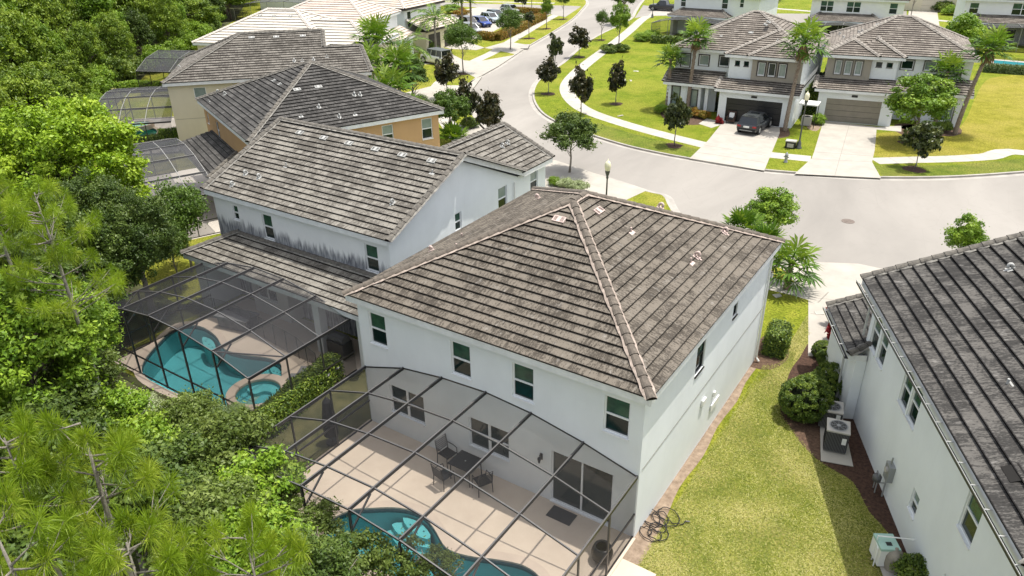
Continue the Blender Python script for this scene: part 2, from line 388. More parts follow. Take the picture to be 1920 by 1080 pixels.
def crown_mesh(name, m, seed, nleaf=9000, leaf=.12, clumps=60, cr=.30, flat=1., shell=.55, spray=0, bottom=-.55, open_=0.):
    """unit crown (radius 1): clumps of leaf-sized faces spread over a lumpy volume"""
    rng = np.random.default_rng(seed)
    d = unit(rng.normal(size=(clumps*3, 3))); d = d[d[:, 2] > bottom][:clumps]
    rad = rng.uniform(shell, 1., (len(d), 1))**.6*(1-cr*.55)
    lobes = unit(rng.normal(size=(6, 3))); f = 1+.22*np.max(d@lobes.T, 1, keepdims=True)-.18
    c = d*rad*f; c[:, 2] *= flat
    sz = cr*rng.uniform(.55, 1.25, len(c))*(1-open_*rng.uniform(0, 1, len(c)))
    w_ = sz**2; idx = rng.choice(len(c), nleaf, p=w_/w_.sum())
    q = unit(rng.normal(size=(nleaf, 3))); q[:, 2] = np.where(rng.random(nleaf) < .35, np.abs(q[:, 2]), q[:, 2])
    rr = rng.uniform(.35, 1.0, (nleaf, 1))**.5
    P = c[idx]+q*rr*sz[idx][:, None]*np.array([1, 1, .72])
    nrm = unit(q*.7+np.array([0, 0, .55])+rng.normal(size=(nleaf, 3))*.75)
    if spray:
        k = int(nleaf*spray); P[:k] += q[:k]*rng.uniform(0, .9, (k, 1))**2*cr*1.6
    V = leaves(P, nrm, leaf, rng)
    tint = np.clip(rng.uniform(0, 1, len(c))[idx]*.55+rng.uniform(0, .45, nleaf)+.12*q[:, 2], 0, 1)
    return quads_mesh(name, V, tint, m)
def trunk_mesh(name, m, seed, h=1., r=.05, limbs=6, spread=.5, start=.45, top=.8):
    """trunk of unit height with limbs that reach into the crown"""
    rr = random.Random(seed); mb = MB()
    p = [(0, 0, 0)]; x = y = 0
    for i in range(1, 6):
        x += rr.uniform(-.02, .02); y += rr.uniform(-.02, .02); p.append((x, y, h*top*i/5))
    mb.tube(p, [r*1.25, r, r*.85, r*.7, r*.5, r*.25], 8)
    for i in range(limbs):
        t = start+(top-start)*i/limbs; k = min(int(t/top*5), 4); b = Vector(p[k]).lerp(Vector(p[k+1]), t/top*5-k)
        a = rr.uniform(0, 6.28)+i*2.4; L_ = spread*rr.uniform(.6, 1)
        e = b+Vector((cos(a)*L_, sin(a)*L_, h*rr.uniform(.12, .3)))
        mid = b.lerp(e, .5)+Vector((0, 0, .03*h))
        mb.tube([b, mid, e], [r*.45, r*.3, r*.08], 5)
        for s_ in (-1, 1):
            e2 = mid+Vector((cos(a+s_*.8)*L_*.5, sin(a+s_*.8)*L_*.5, h*.12)); mb.tube([mid, e2], [r*.25, r*.06], 4)
    return mb.mesh(name, m, True)
CRN, TRK = {}, {}
def crn(key, *a, **k):
    CRN[key] = crown_mesh('crown', *a, **k)
for i in range(5): crn('forest%d' % i, L['forest'] if i < 3 else L['oak'] if i == 3 else L['fresh'], 10+i, nleaf=17000, leaf=.042, clumps=150, cr=.17, flat=[1.15, 1.4, .95, 1.1, 1.3][i], shell=.35, spray=.25)
crn('bright', L['bright'], 31, nleaf=60000, leaf=.026, clumps=300, cr=.115, flat=1.15, shell=.4, bottom=-.5, spray=.3)
crn('fresh', L['fresh'], 32, nleaf=50000, leaf=.030, clumps=260, cr=.12, flat=1., shell=.35, spray=.3)
crn('oak', L['oak'], 33, nleaf=42000, leaf=.026, clumps=200, cr=.14, flat=1.05, shell=.3, spray=.3)
crn('olive', L['olive'], 34, nleaf=52000, leaf=.022, clumps=150, cr=.22, flat=.8, shell=.3, spray=.12)
crn('grey', L['grey'], 35, nleaf=42000, leaf=.022, clumps=110, cr=.22, flat=.9, shell=.2, spray=.25)
crn('elm', L['oak'], 36, nleaf=17000, leaf=.045, clumps=120, cr=.18, flat=.78, shell=.3, spray=.25, bottom=-.45)
crn('elm2', L['elm'], 37, nleaf=10000, leaf=.045, clumps=90, cr=.24, flat=1.1, shell=.2, spray=.2, bottom=-.6)
crn('magnolia', L['magnolia'], 38, nleaf=3600, leaf=.10, clumps=60, cr=.24, flat=1.0, shell=.05, bottom=-.9, spray=.15)
crn('magnolia2', L['magg'], 39, nleaf=3200, leaf=.10, clumps=50, cr=.26, flat=1.0, shell=.05, bottom=-.9)
crn('street', L['fresh'], 40, nleaf=12000, leaf=.050, clumps=80, cr=.24, flat=1.2, shell=.2, spray=.1)
crn('dense', L['elm'], 41, nleaf=15000, leaf=.046, clumps=110, cr=.18, flat=.95, shell=.3, spray=.25)
crn('bush', L['hedge'], 42, nleaf=6000, leaf=.06, clumps=50, cr=.30, flat=.75, shell=.4, bottom=-.2)
crn('bushv', L['variegated'], 43, nleaf=7000, leaf=.05, clumps=50, cr=.28, flat=.7, shell=.3, bottom=-.2, spray=.15)
crn('bushg', L['gold'], 44, nleaf=4000, leaf=.07, clumps=40, cr=.30, flat=.65, shell=.4, bottom=-.1)
crn('bushf', L['fresh'], 45, nleaf=9000, leaf=.05, clumps=60, cr=.26, flat=.7, shell=.3, bottom=-.2, spray=.1)
crn('clip', L['hedge'], 47, nleaf=30000, leaf=.034, clumps=420, cr=.13, flat=1., shell=.93, bottom=-.95)
crn('oakn', L['oak'], 61, nleaf=17000, leaf=.042, clumps=130, cr=.17, flat=1., shell=.25, spray=.35)
crn('freshn', L['fresh'], 62, nleaf=15000, leaf=.050, clumps=110, cr=.17, flat=1., shell=.25, spray=.35)
crn('oliven', L['olive'], 63, nleaf=15000, leaf=.040, clumps=110, cr=.17, flat=.9, shell=.2, spray=.4)
crn('sparse', L['olive'], 64, nleaf=5500, leaf=.045, clumps=60, cr=.13, flat=.9, shell=.1, spray=.6)
crn('redp', L['red'], 46, nleaf=500, leaf=.30, clumps=20, cr=.35, flat=1.1, shell=.1, bottom=-.3)
TRK['a'] = trunk_mesh('trunk', M['bark'], 1, r=.035, limbs=8, spread=.32)
TRK['b'] = trunk_mesh('trunk', M['barkg'], 2, r=.03, limbs=7, spread=.28, start=.4)
TRK['thin'] = trunk_mesh('trunk', M['barkg'], 3, r=.016, limbs=7, spread=.16, start=.35, top=.9)
TRK['mag'] = trunk_mesh('trunk', M['barkg'], 6, r=.014, limbs=5, spread=.09, start=.35, top=.8)
TRK['multi'] = trunk_mesh('trunk', M['barkg'], 4, r=.03, limbs=9, spread=.30, start=.12, top=.8)
NT = [0]
def tree(name, label, loc, h, r, crown, trunk='a', cz=None, group=None, cat='tree', rot=None, rz=None, tw=1.):
    """h: height to the crown top; r: crown radius; cz: height of the crown centre; rz: vertical crown scale"""
    NT[0] += 1; rot = rot if rot is not None else (NT[0]*2.39996) % 6.283
    t = thing(name, label, cat, loc, rot, group)
    rz = rz or r; cz = cz if cz is not None else h-rz
    c = bpy.data.objects.new('crown', CRN[crown]); COL.objects.link(c); c.parent = t; c.location = (0, 0, cz); c.scale = (r, r, rz)
    k = bpy.data.objects.new('trunk', TRK[trunk]); COL.objects.link(k); k.parent = t; k.scale = (h*tw*.8, h*tw*.8, min(h, cz*1.12))
    return t
def shrub(name, label, loc, r, crown='bush', rz=None, group=None, cat='shrub', rx=None):
    NT[0] += 1; rz = rz or r
    t = thing(name, label, cat, loc, (NT[0]*2.39996) % 6.283, group)
    c = bpy.data.objects.new('foliage', CRN[crown]); COL.objects.link(c); c.parent = t; c.location = (0, 0, rz*.35); c.scale = (rx or r, r, rz)
    mb = MB()
    for i in range(5):
        a = i*1.3; mb.tube([(0, 0, 0), (cos(a)*r*.35, sin(a)*r*.35, rz*.7)], [.025, .01], 5)
    s_ = mb.build('stems', M['bark'], t); return t
# clipped hedge: leaves over a box-like body
def hedge(name, label, pts, wd, h, mkey='hedge', leaf=.05, dens=900, group=None, z0=0., rough=.06, cat='hedge'):
    rng = np.random.default_rng(len(pts)*7+int(h*100)); P = []; Q = []
    for (a, b) in zip(pts[:-1], pts[1:]):
        a, b = np.array(a[:2]), np.array(b[:2]); Ln = np.linalg.norm(b-a)+wd*.2; t = (b-a)/np.linalg.norm(b-a); s = np.array([-t[1], t[0]])
        n = int(dens*Ln*(wd+2*h)); u = rng.uniform(-.02, 1.02, n)*Ln
        k = rng.uniform(0, wd+2*h, n); side = np.where(k < h, 0, np.where(k < h+wd, 1, 2))
        off = np.where(side == 0, -wd/2, np.where(side == 1, k-h-wd/2, wd/2)); z = np.where(side == 0, k, np.where(side == 1, h, wd+2*h-k))
        bul = .5+.5*np.sin(u*5+off*3)*np.sin(u*2.1+1)
        rnd_ = rng.normal(0, rough, (n, 3)); e = 1-np.clip(1-(h-z)/.18, 0, 1)*.25
        off2 = off*e*(1+.06*bul)
        p = np.concatenate([a[None]+t*u[:, None]+s*off2[:, None], (z0+z*(1+.05*bul))[:, None]], 1)+rnd_
        nn = np.concatenate([s[None]*np.where(side == 0, -1, np.where(side == 2, 1, 0))[:, None], (side == 1)[:, None]*1.], 1)
        P.append(p); Q.append(nn)
        for end, dr in ((a, -t), (b, t)):
            m_ = int(dens*wd*h); oo = rng.uniform(-wd/2, wd/2, m_); zz = rng.uniform(0, h, m_)
            P.append(np.concatenate([end[None]+s*oo[:, None], (z0+zz)[:, None]], 1)+rng.normal(0, rough, (m_, 3))); Q.append(np.tile(np.append(dr, .1), (m_, 1)))
    P = np.concatenate(P); Q = np.concatenate(Q); P[:, 2] = np.maximum(P[:, 2], z0+.02)
    V = leaves(P, unit(Q*1.0+np.array([0, 0, .3])+rng.normal(size=P.shape)*.55), leaf, rng)
    ctr = P.mean(0)*np.array([1, 1, 0]); V -= ctr
    t_ = thing(name, label, cat, tuple(ctr), 0, group)
    o = bpy.data.objects.new('foliage', quads_mesh('foliage', V, rng.uniform(0, 1, len(P)), L[mkey])); COL.objects.link(o); o.parent = t_
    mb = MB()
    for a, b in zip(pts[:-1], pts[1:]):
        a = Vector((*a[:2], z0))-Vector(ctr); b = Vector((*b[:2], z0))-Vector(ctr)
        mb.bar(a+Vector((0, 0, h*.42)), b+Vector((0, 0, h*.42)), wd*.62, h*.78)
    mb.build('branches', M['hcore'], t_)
    return t_
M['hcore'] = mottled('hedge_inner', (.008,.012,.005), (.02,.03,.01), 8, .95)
# long-needled pine
def pine_meshes(seed, nt, R_, z0, z1, tuft=.42, nn=105, droop=.26, nw=.0078):
    rng = np.random.default_rng(seed); mb = MB(); VV = []; TT = []
    mb.tube([(0, 0, 0), (.1, 0, z0*.6), (0, .1, z0+(z1-z0)*.4), (0, 0, z1-.3)], [.13, .11, .06, .02], 8)
    tips = []
    for i in range(nt):
        t = rng.uniform(0, 1)**.75; z = z0+(z1-z0)*t; rmax = R_*(1-.55*t**1.6)
        a = i*2.39996+rng.uniform(-.3, .3); rr = rmax*rng.uniform(.45, 1.)
        tip = np.array([cos(a)*rr, sin(a)*rr, z+rng.uniform(-.2, .3)])
        base = np.array([0, 0, z-rr*.35]); mid = base*.45+tip*.55+np.array([0, 0, -.12])
        mb.tube([base, mid, tip], [.028, .015, .007], 4)
        tips.append((tip, unit(np.array([cos(a)*.55, sin(a)*.55, 1.1]))))
        for s_ in (-1, 1):
            if rng.random() < .8:
                a2 = a+s_*rng.uniform(.25, .6); q = mid+np.array([cos(a2), sin(a2), .35])*rr*rng.uniform(.3, .45); mb.tube([mid, q], [.016, .008], 4)
                tips.append((q, unit(np.array([cos(a2)*.6, sin(a2)*.6, 1.]))))
    for tip, d in tips:
        n = nn; s = tuft*rng.uniform(.75, 1.15)
        q = unit(rng.normal(size=(n, 3))); q = unit(q+d*.30)
        st = tip+d*rng.uniform(-.10, .04, (n, 1))
        ln = s*rng.uniform(.75, 1.05, (n, 1)); e = st+q*ln; e[:, 2] -= droop*ln[:, 0]*(1-q[:, 2])*.6; m_ = st+q*ln*.55
        sd = unit(np.cross(q, rng.normal(size=(n, 3))))*nw
        VV.append(np.stack([st-sd*.6, m_-sd, e, m_+sd], 1)); TT.append(np.clip(rng.uniform(0, 1)**1.2*.75+rng.uniform(0, .3, n), 0, 1))
    me = quads_mesh('needles', np.concatenate(VV), np.concatenate(TT), L['pine'])
    return me, mb.mesh('trunk', M['barkg'], True)
PINE = [pine_meshes(51, 32, 2.4, 6.5, 10.4), pine_meshes(52, 42, 2.9, 6.2, 10.6), pine_meshes(53, 24, 2.1, 7.5, 10.8)]
def pine(label, loc, k, rot=0, s=1., sz=1.):
    t = thing('pine_tree', label, 'pine tree', loc, rot, 'long needled pines along the wood edge')
    a = bpy.data.objects.new('needles', PINE[k][0]); b = bpy.data.objects.new('trunk', PINE[k][1])
    for o in (a, b): COL.objects.link(o); o.parent = t; o.scale = (s, s, s*sz)
    return t
# fan palms
def fan_mesh(seed, n=30, size=1., pet=.9, droop=.5, seg=15, young=False):
    rng = np.random.default_rng(seed); V = []; T = []; pet_mb = MB()
    for i in range(n):
        a = i*2.39996+rng.uniform(-.2, .2); el = (1.25-1.75*(i/n)**.9) if not young else rng.uniform(.25, 1.25)
        d = np.array([cos(a)*cos(el), sin(a)*cos(el), sin(el)]); L_ = pet*size*rng.uniform(.8, 1.1)
        b = d*L_; b[2] -= droop*.25*L_*cos(el); pet_mb.tube([(0, 0, 0), tuple(d*L_*.5), tuple(b)], [.03*size, .022*size, .015*size], 4)
        side = unit(np.cross(d, [0, 0, 1.])); up = unit(np.cross(side, d)); fs = size*rng.uniform(.75, 1.05); tn = np.clip(.75-.7*i/n+rng.uniform(-.15, .15), 0, 1)
        for k in range(seg):
            an = (k/(seg-1)-.5)*4.3; q = unit(d*cos(an)+side*sin(an)+up*.12+rng.normal(size=3)*.05)
            ln = fs*(1-.25*abs(an)/2.15); m_ = b+q*ln*.55; e = b+q*ln; e[2] -= droop*ln*.42; m_[2] -= droop*.08*ln
            sd = unit(np.cross(q, up+rng.normal(size=3)*.25))*.068*fs
            V.append([b, m_-sd, e, m_+sd]); T.append(tn+rng.uniform(-.12, .12))
    return quads_mesh('fronds', np.array(V), np.clip(np.array(T), 0, 1), L['palm']), pet_mb
PF = [fan_mesh(61, 22, 1.0, .9, .55, 13), fan_mesh(62, 22, 1.0, .85, .75, 13), fan_mesh(63, 20, 1.0, .8, .35, 13, young=True)]
PFM = [(a, b.mesh('leaf_stalks', L['palm'])) for a, b in PF]
def palm(label, loc, h, size, k=0, lean=(0, 0), r=.15, skirt=False, group=None, name='fan_palm', rot=0, seedl=1):
    t = thing(name, label, 'palm tree', loc, rot, group); mb = MB(); rr = random.Random(int(h*100))
    if h > .6:
        n = int(h*5)+3; pts = []; rs = []
        for i in range(n+1):
            f = i/n; pts.append((lean[0]*f**1.5, lean[1]*f**1.5, h*f)); rs.append(r*(1.25-.45*f)*(1+.10*(i % 2)) if f < .93 else r*.7)
        mb.tube(pts, rs, 9)
        for i in range(int(h*14)):      # old leaf bases
            f = rr.uniform(.45, .97); a = rr.uniform(0, 6.28); c = Vector((lean[0]*f**1.5, lean[1]*f**1.5, h*f)); d = Vector((cos(a), sin(a), .9))
            mb.bar(c+d*r*.4, c+d*r*1.25, .07, .03)
        mb.build('trunk', M['palmbark'], t, True)
    for nm, me in (('fronds', PFM[k][0]), ('leaf_stalks', PFM[k][1])):
        o = bpy.data.objects.new(nm, me); COL.objects.link(o); o.parent = t; o.location = (lean[0], lean[1], h); o.scale = (size,)*3; o.rotation_euler = (0, 0, seedl*1.7)
    if skirt:
        rng = np.random.default_rng(5); V = []
        for i in range(90):
            a = rng.uniform(0, 6.28); st = np.array([lean[0]+cos(a)*r*.8, lean[1]+sin(a)*r*.8, h-rng.uniform(0, .3)]); e = st+np.array([cos(a)*.35, sin(a)*.35, -rng.uniform(.6, 1.1)])*size
            sd = np.array([-sin(a), cos(a), 0])*.05; V.append([st-sd, (st+e)/2-sd*1.6, e, (st+e)/2+sd*1.6])
        o = bpy.data.objects.new('dead_fronds', quads_mesh('dead_fronds', np.array(V), rng.uniform(0, 1, 90), L['deadp'])); COL.objects.link(o); o.parent = t
    return t
L['deadp'] = leaf_mat('frond_dead', (.13,.085,.04), (.22,.15,.07), (.36,.22,.07), .2)
def feather_palm(label, loc, h, size, n=14, name='feather_palm', group=None):
    t = thing(name, label, 'palm tree', loc, 0, group); rng = np.random.default_rng(int(h*10)); mb = MB()
    mb.tube([(0, 0, 0), (0, 0, h*.5), (0, 0, h)], [.2, .15, .11], 9); mb.build('trunk', M['barkg'], t, True)
    V = []; T = []; st_ = MB()
    for i in range(n):
        a = i*2.39996; el = 1.2-.9*(i/n); p = np.array([0, 0, h]); d = np.array([cos(a)*cos(el), sin(a)*cos(el), sin(el)]); sd0 = np.array([-sin(a), cos(a), 0]); pts = [p]
        for k in range(14):
            d = unit(d+np.array([0, 0, -.13])); p = p+d*size*.17; pts.append(p)
            if k > 1:
                for s_ in (-1, 1):
                    for q_ in (0, .5):
                        b = p-d*size*.17*q_; q = unit(sd0*s_+d*.55+np.array([0, 0, -.25])+rng.normal(size=3)*.12); ln = size*.48*sin(pi*(k+1)/15.5); e = b+q*ln; w_ = d*.045*size
                        V.append([b-w_*.5, b+q*ln*.5-w_, e, b+q*ln*.5+w_]); T.append(rng.uniform(.2, .9))
        st_.tube(pts, [.03*size]+[.02*size]*13+[.008], 4)
    o = bpy.data.objects.new('fronds', quads_mesh('fronds', np.array(V), np.array(T), L['palm'])); COL.objects.link(o); o.parent = t
    st_.build('leaf_stalks', L['palm'], t); return t
# ---------------------------------------------------------------- buildings
def clip(poly, ax, val, keep_gt):
    out = []; n = len(poly)
    for i in range(n):
        a, b = poly[i], poly[(i+1) % n]; da, db = a[ax]-val, b[ax]-val
        if not keep_gt: da, db = -da, -db
        if da >= 0: out.append(a)
        if (da > 0 and db < 0) or (da < 0 and db > 0):
            t = da/(da-db); out.append((a[0]+(b[0]-a[0])*t, a[1]+(b[1]-a[1])*t))
    return out
def course_face(mb, poly, cs=.335, rise=.06, smi=0, gmi=1, v0=None):
    """tiled roof plane; the first two points are its eave"""
    P = [Vector(p) for p in poly]; e = (P[1]-P[0]).normalized()
    n = Vector((0, 0, 0))
    for i in range(len(P)): n += P[i].cross(P[(i+1) % len(P)])
    n.normalize()
    if n.z < 0: n = -n
    v = n.cross(e)
    if v.z < 0: v = -v
    O = P[0]; q = [((p-O).dot(e), (p-O).dot(v)) for p in P]
    vm = min(a[1] for a in q); vM = max(a[1] for a in q); nb = int(math.ceil((vM-vm)/cs-1e-6))
    for k in range(nb):
        lo, hi = vm+k*cs, vm+(k+1)*cs
        c = clip(clip(q, 1, lo, True), 1, hi, False)
        if len(c) < 3: continue
        pts = [O+e*a+v*b+n*(rise*(1-(b-lo)/cs)+.002) for a, b in c]
        if (pts[1]-pts[0]).cross(pts[2]-pts[0]).dot(n) < 0: pts = pts[::-1]; c = c[::-1]
        mb.face(pts, smi, [(a+7.3*k % 1, (b-vm)/cs+.001) for a, b in c])
        us = [a for a, b in c if abs(b-lo) < 1e-4]
        if len(us) >= 2:
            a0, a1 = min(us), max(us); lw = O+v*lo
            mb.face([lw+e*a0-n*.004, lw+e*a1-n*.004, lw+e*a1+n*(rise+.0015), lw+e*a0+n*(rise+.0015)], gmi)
def cap_line(mb, mo, a, b, r=.15, step=.40, mort=.20):
    a, b = Vector(a), Vector(b); d = b-a; Ln = d.length; d /= Ln; x = d.cross(Vector((0, 0, 1))).normalized(); u = x.cross(d)
    if u.z < 0: u = -u
    n = max(1, int(round(Ln/step)))
    for i in range(n):
        s0, s1 = a+d*(Ln*i/n-.03), a+d*(Ln*(i+1)/n); r0, r1 = r*1.08, r*.88; lift = .03
        R0 = [s0+x*cos(t)*r0+u*(sin(t)*r0*.85+lift) for t in [pi*k/6 for k in range(7)]]
        R1 = [s1+x*cos(t)*r1+u*(sin(t)*r1*.85+lift) for t in [pi*k/6 for k in range(7)]]
        for k in range(6): mb.face([R0[k], R0[k+1], R1[k+1], R1[k]])
        mb.face(R0[::-1], 1)
    if mort:
        for s_ in (-1, 1):
            pr = random.Random(int(Ln*100)+s_)
            m_ = max(2, int(Ln/.18)); prev = None
            for i in range(m_+1):
                w_ = r*1.05+(mort-r)*pr.uniform(.3, 1.); p = a+d*Ln*i/m_; q = (p+x*s_*(r*.75)+u*.075, p+x*s_*w_+u*.03)
                if prev: mo.face([prev[0], prev[1], q[1], q[0]])
                prev = q
def hip_planes(x0, x1, y0, y1, ze, s):
    w_, d_ = x1-x0, y1-y0
    if w_ <= d_:
        h = w_/2*s; A_, B_ = (x0+w_/2, y0+w_/2, ze+h), (x0+w_/2, y1-w_/2, ze+h)
        F = [[(x0,y0,ze),(x1,y0,ze),A_], [(x1,y0,ze),(x1,y1,ze),B_,A_], [(x1,y1,ze),(x0,y1,ze),B_], [(x0,y1,ze),(x0,y0,ze),A_,B_]]
        Ls = [((x0,y0,ze),A_), ((x1,y0,ze),A_), ((x1,y1,ze),B_), ((x0,y1,ze),B_)]
    else:
        h = d_/2*s; A_, B_ = (x0+d_/2, y0+d_/2, ze+h), (x1-d_/2, y0+d_/2, ze+h)
        F = [[(x0,y0,ze),(x1,y0,ze),B_,A_], [(x1,y0,ze),(x1,y1,ze),B_], [(x1,y1,ze),(x0,y1,ze),A_,B_], [(x0,y1,ze),(x0,y0,ze),A_]]
        Ls = [((x0,y0,ze),A_), ((x1,y0,ze),B_), ((x1,y1,ze),B_), ((x0,y1,ze),A_)]
    if (Vector(A_)-Vector(B_)).length > .05: Ls.append((A_, B_))
    return F, Ls
SD = {'S': lambda b, u, z, o: (u, b[2]-o, z), 'N': lambda b, u, z, o: (u, b[3]+o, z), 'W': lambda b, u, z, o: (b[0]-o, u, z), 'E': lambda b, u, z, o: (b[1]+o, u, z)}
class House:
    def __init__(s, label, loc, rot, tile, cap='capG', mortar='mortar2', fascia='fascia', wall='white', cat='house', name='house', gap='gap', far=False):
        s.t = thing(name, label, cat, loc, rot); s.rot = rot; s.o = Vector(loc)
        s.tile, s.cap, s.mo, s.fa, s.wall, s.gap, s.far = tile, cap, mortar, fascia, wall, gap, far
        s.wb = {}; s.rf = MB(); s.cp = MB(); s.mt = MB(); s.fb = MB(); s.wins = []; s.caps = []
    def w(s, x, y, z=0): c, n = cos(s.rot), sin(s.rot); return Vector((s.o.x+x*c-y*n, s.o.y+x*n+y*c, z))
    def vol(s, x0, x1, y0, y1, z0, z1, wins=(), m=None, sides='SENW', sm=None, part='wall', top=False):
        b = (x0, x1, y0, y1)
        for sd in sides:
            key = (sm or {}).get(sd, m or s.wall); mb = s.wb.setdefault((part, key), MB()); fn = SD[sd]
            lo, hi = (x0, x1) if sd in 'SN' else (y0, y1)
            W_ = [q for q in wins if q[0] == sd]
            us = sorted({lo, hi, *[q[1] for q in W_], *[q[2] for q in W_]}); zs = sorted({z0, z1, *[q[3] for q in W_], *[q[4] for q in W_]})
            flip = sd in 'NW'
            for i in range(len(us)-1):
                for j in range(len(zs)-1):
                    uc, zc = (us[i]+us[i+1])/2, (zs[j]+zs[j+1])/2
                    if any(q[1] < uc < q[2] and q[3] < zc < q[4] for q in W_): continue
                    p = [fn(b, us[i], zs[j], 0), fn(b, us[i+1], zs[j], 0), fn(b, us[i+1], zs[j+1], 0), fn(b, us[i], zs[j+1], 0)]
                    mb.face(p[::-1] if flip else p)
            for q in W_:
                dp = -.11; c = [(q[1], q[3]), (q[2], q[3]), (q[2], q[4]), (q[1], q[4])]
                for i in range(4):
                    a, c2 = c[i], c[(i+1) % 4]; p = [fn(b, *a, 0), fn(b, *c2, 0), fn(b, *c2, dp), fn(b, *a, dp)]
                    mb.face(p if flip else p[::-1])
                s.window(b, *q)
        if top: mb.face([(x0, y0, z1), (x1, y0, z1), (x1, y1, z1), (x0, y1, z1)])
    def window(s, b, sd, u0, u1, z0, z1, style='sash', fm='trim', g1='blind', g2='glass', sur=None, name=None):
        fn = SD[sd]; fr = MB(); gl = MB()
        def slab(mb, a0, a1, c0, c1, o0, o1, mi=0):
            p = [fn(b, a, c, o) for o in (o0, o1) for a, c in ((a0, c0), (a1, c0), (a1, c1), (a0, c1))]
            for q in ((0,1,5,4),(1,2,6,5),(2,3,7,6),(3,0,4,7),(4,5,6,7),(3,2,1,0)): mb.face([p[i] for i in q], mi)
        f = .05; I, O = -.10, -.045
        if style == 'garage':
            n = 4; h = (z1-z0)/n
            for i in range(n): slab(fr, u0, u1, z0+h*i+.012, z0+h*(i+1)-.012, I, O-.0)
            slab(fr, u0, u1, z0, z1, I-.03, I-.004, 1)
            return fr.build('garage_door', [M[fm], M[g2]], s.t)
        slab(fr, u0, u0+f, z0, z1, I, O); slab(fr, u1-f, u1, z0, z1, I, O); slab(fr, u0+f, u1-f, z0, z0+f, I, O); slab(fr, u0+f, u1-f, z1-f, z1, I, O)
        cols = [(u0+f, u1-f)]
        if style in ('twin', 'slider', 'twinf'):
            mid = (u0+u1)/2; wd = .05 if style != 'slider' else .03; slab(fr, mid-wd, mid+wd, z0+f, z1-f, I, O); cols = [(u0+f, mid-wd), (mid+wd, u1-f)]
        for a, c in cols:
            if style in ('sash', 'twin'):
                zm = (z0+z1)/2; slab(fr, a, c, zm-.03, zm+.03, I, O)
                slab(gl, a, c, zm+.03, z1-f, I-.01, I+.02, 1); slab(gl, a, c, z0+f, zm-.03, I-.01, I+.015, 0)
            else: slab(gl, a, c, z0+f, z1-f, I-.01, I+.02, 1)
        slab(fr, u0-.02, u1+.02, z0-.05, z0-.002, -.02, .045)      # sill
        o = fr.build(name or ('window' if style != 'slider' and style != 'door' else 'door'), M[fm], s.t); gl.build('pane', [M[g2], M[g1]], o)
        if sur:
            sb = MB(); m_, wd = sur
            for q in ((u0-wd, u0-.001, z0-wd, z1+wd), (u1+.001, u1+wd, z0-wd, z1+wd), (u0-.001, u1+.001, z1+.001, z1+wd), (u0-.001, u1+.001, z0-wd, z0-.055)): slab(sb, *q, .003, .045)
            sb.build('surround', M[m_], o)
        return o
    def roof(s, F, Ls, fascia=None, fz=.24, th=True, caps=True, cs=.335, fm=None, rise=.06):
        for f in F: course_face(s.rf, f, cs, rise)
        if caps:
            for a, b in Ls: s.caps.append((a, b))
        for a, b in (fascia if fascia is not None else [(f[0], f[1]) for f in F]):
            a, b = Vector(a), Vector(b); d = (b-a).normalized(); n = Vector((d.y, -d.x, 0))
            s.fb.bar(a-n*.045-Vector((0, 0, fz/2+.015))-d*.0, b-n*.045-Vector((0, 0, fz/2+.015)), .05, fz)
    def soffit(s, x0, x1, y0, y1, z): s.fb.face([(x0, y0, z), (x0, y1, z), (x1, y1, z), (x1, y0, z)])
    def hip(s, x0, x1, y0, y1, ze=5.7, sl=.46, oh=.3, **k):
        F, Ls = hip_planes(x0-oh, x1+oh, y0-oh, y1+oh, ze, sl); s.roof(F, Ls, **k)
        s.soffit(x0-oh+.05, x1+oh-.05, y0-oh+.05, y1+oh-.05, ze-.235); return F
    def finish(s):
        for (p, k), mb in s.wb.items(): mb.build(p, M[k], s.t)
        s.roofo = s.rf.build('roof', [M[s.tile], M[s.gap]], s.t)
        for a, b in s.caps:
            cp, mo = MB(), MB(); cap_line(cp, mo, a, b, mort=.22)
            for q, f in enumerate(mo.f): cp.face([mo.v[i] for i in f], 2)
            cp.build('ridge_cap', [M[s.cap], M[s.gap], M[s.mo]], s.roofo)
        s.fb.build('fascia', M[s.fa], s.t)
        return s
    # roof fittings, given on a roof plane (world pixel helper or local xyz + normal)
    def vent(s, p, n, kind='goose', m='ventw', sc=1., up=None):
        sc *= .55 if kind == 'goose' else .8; p, n = Vector(p), Vector(n).normalized(); up = Vector(up) if up is not None else Vector((0, 0, 1)); v = (up-n*up.dot(n)).normalized(); u = v.cross(n); mb = MB()
        if kind == 'slot':
            c = p+n*.05; mb.obox(c, u*.30*sc, v*.17*sc, n*.035)
            for i in (-1, 1):
                for k in range(4): mb.obox(c+n*.037+u*(.17*i+(-.06+.04*k))*sc, u*.008*sc, v*.13*sc, n*.003, 1)
            return mb.build('louvre_vent', [M[m], M['gap']], s.roofo)
        if kind == 'pipe':
            mb.tube([p, p+Vector((0, 0, .22*sc))], .04*sc, 8); mb.obox(p+n*.02, u*.16*sc, v*.14*sc, n*.012); return mb.build('vent_pipe', M[m], s.roofo)
        mb.obox(p+n*.045, u*.20*sc, v*.20*sc, n*.012)
        q = []; r_ = .13*sc
        for k in range(7):
            a = pi*k/6; q.append(p+n*(.08+sin(a)*r_*1.6)+v*(cos(a)*r_)+Vector((0, 0, .06*sc)))
        mb.tube(q, [r_*.62]*7, 9); mb.tube([p+v*r_, q[0]], r_*.62, 9)
        mb.obox(p-v*.26*sc+n*.045, u*.05*sc, v*.10*sc, n*.01)
        return mb.build('hood_vent', [M[m]], s.roofo, True)
def arc_len(xs): return xs
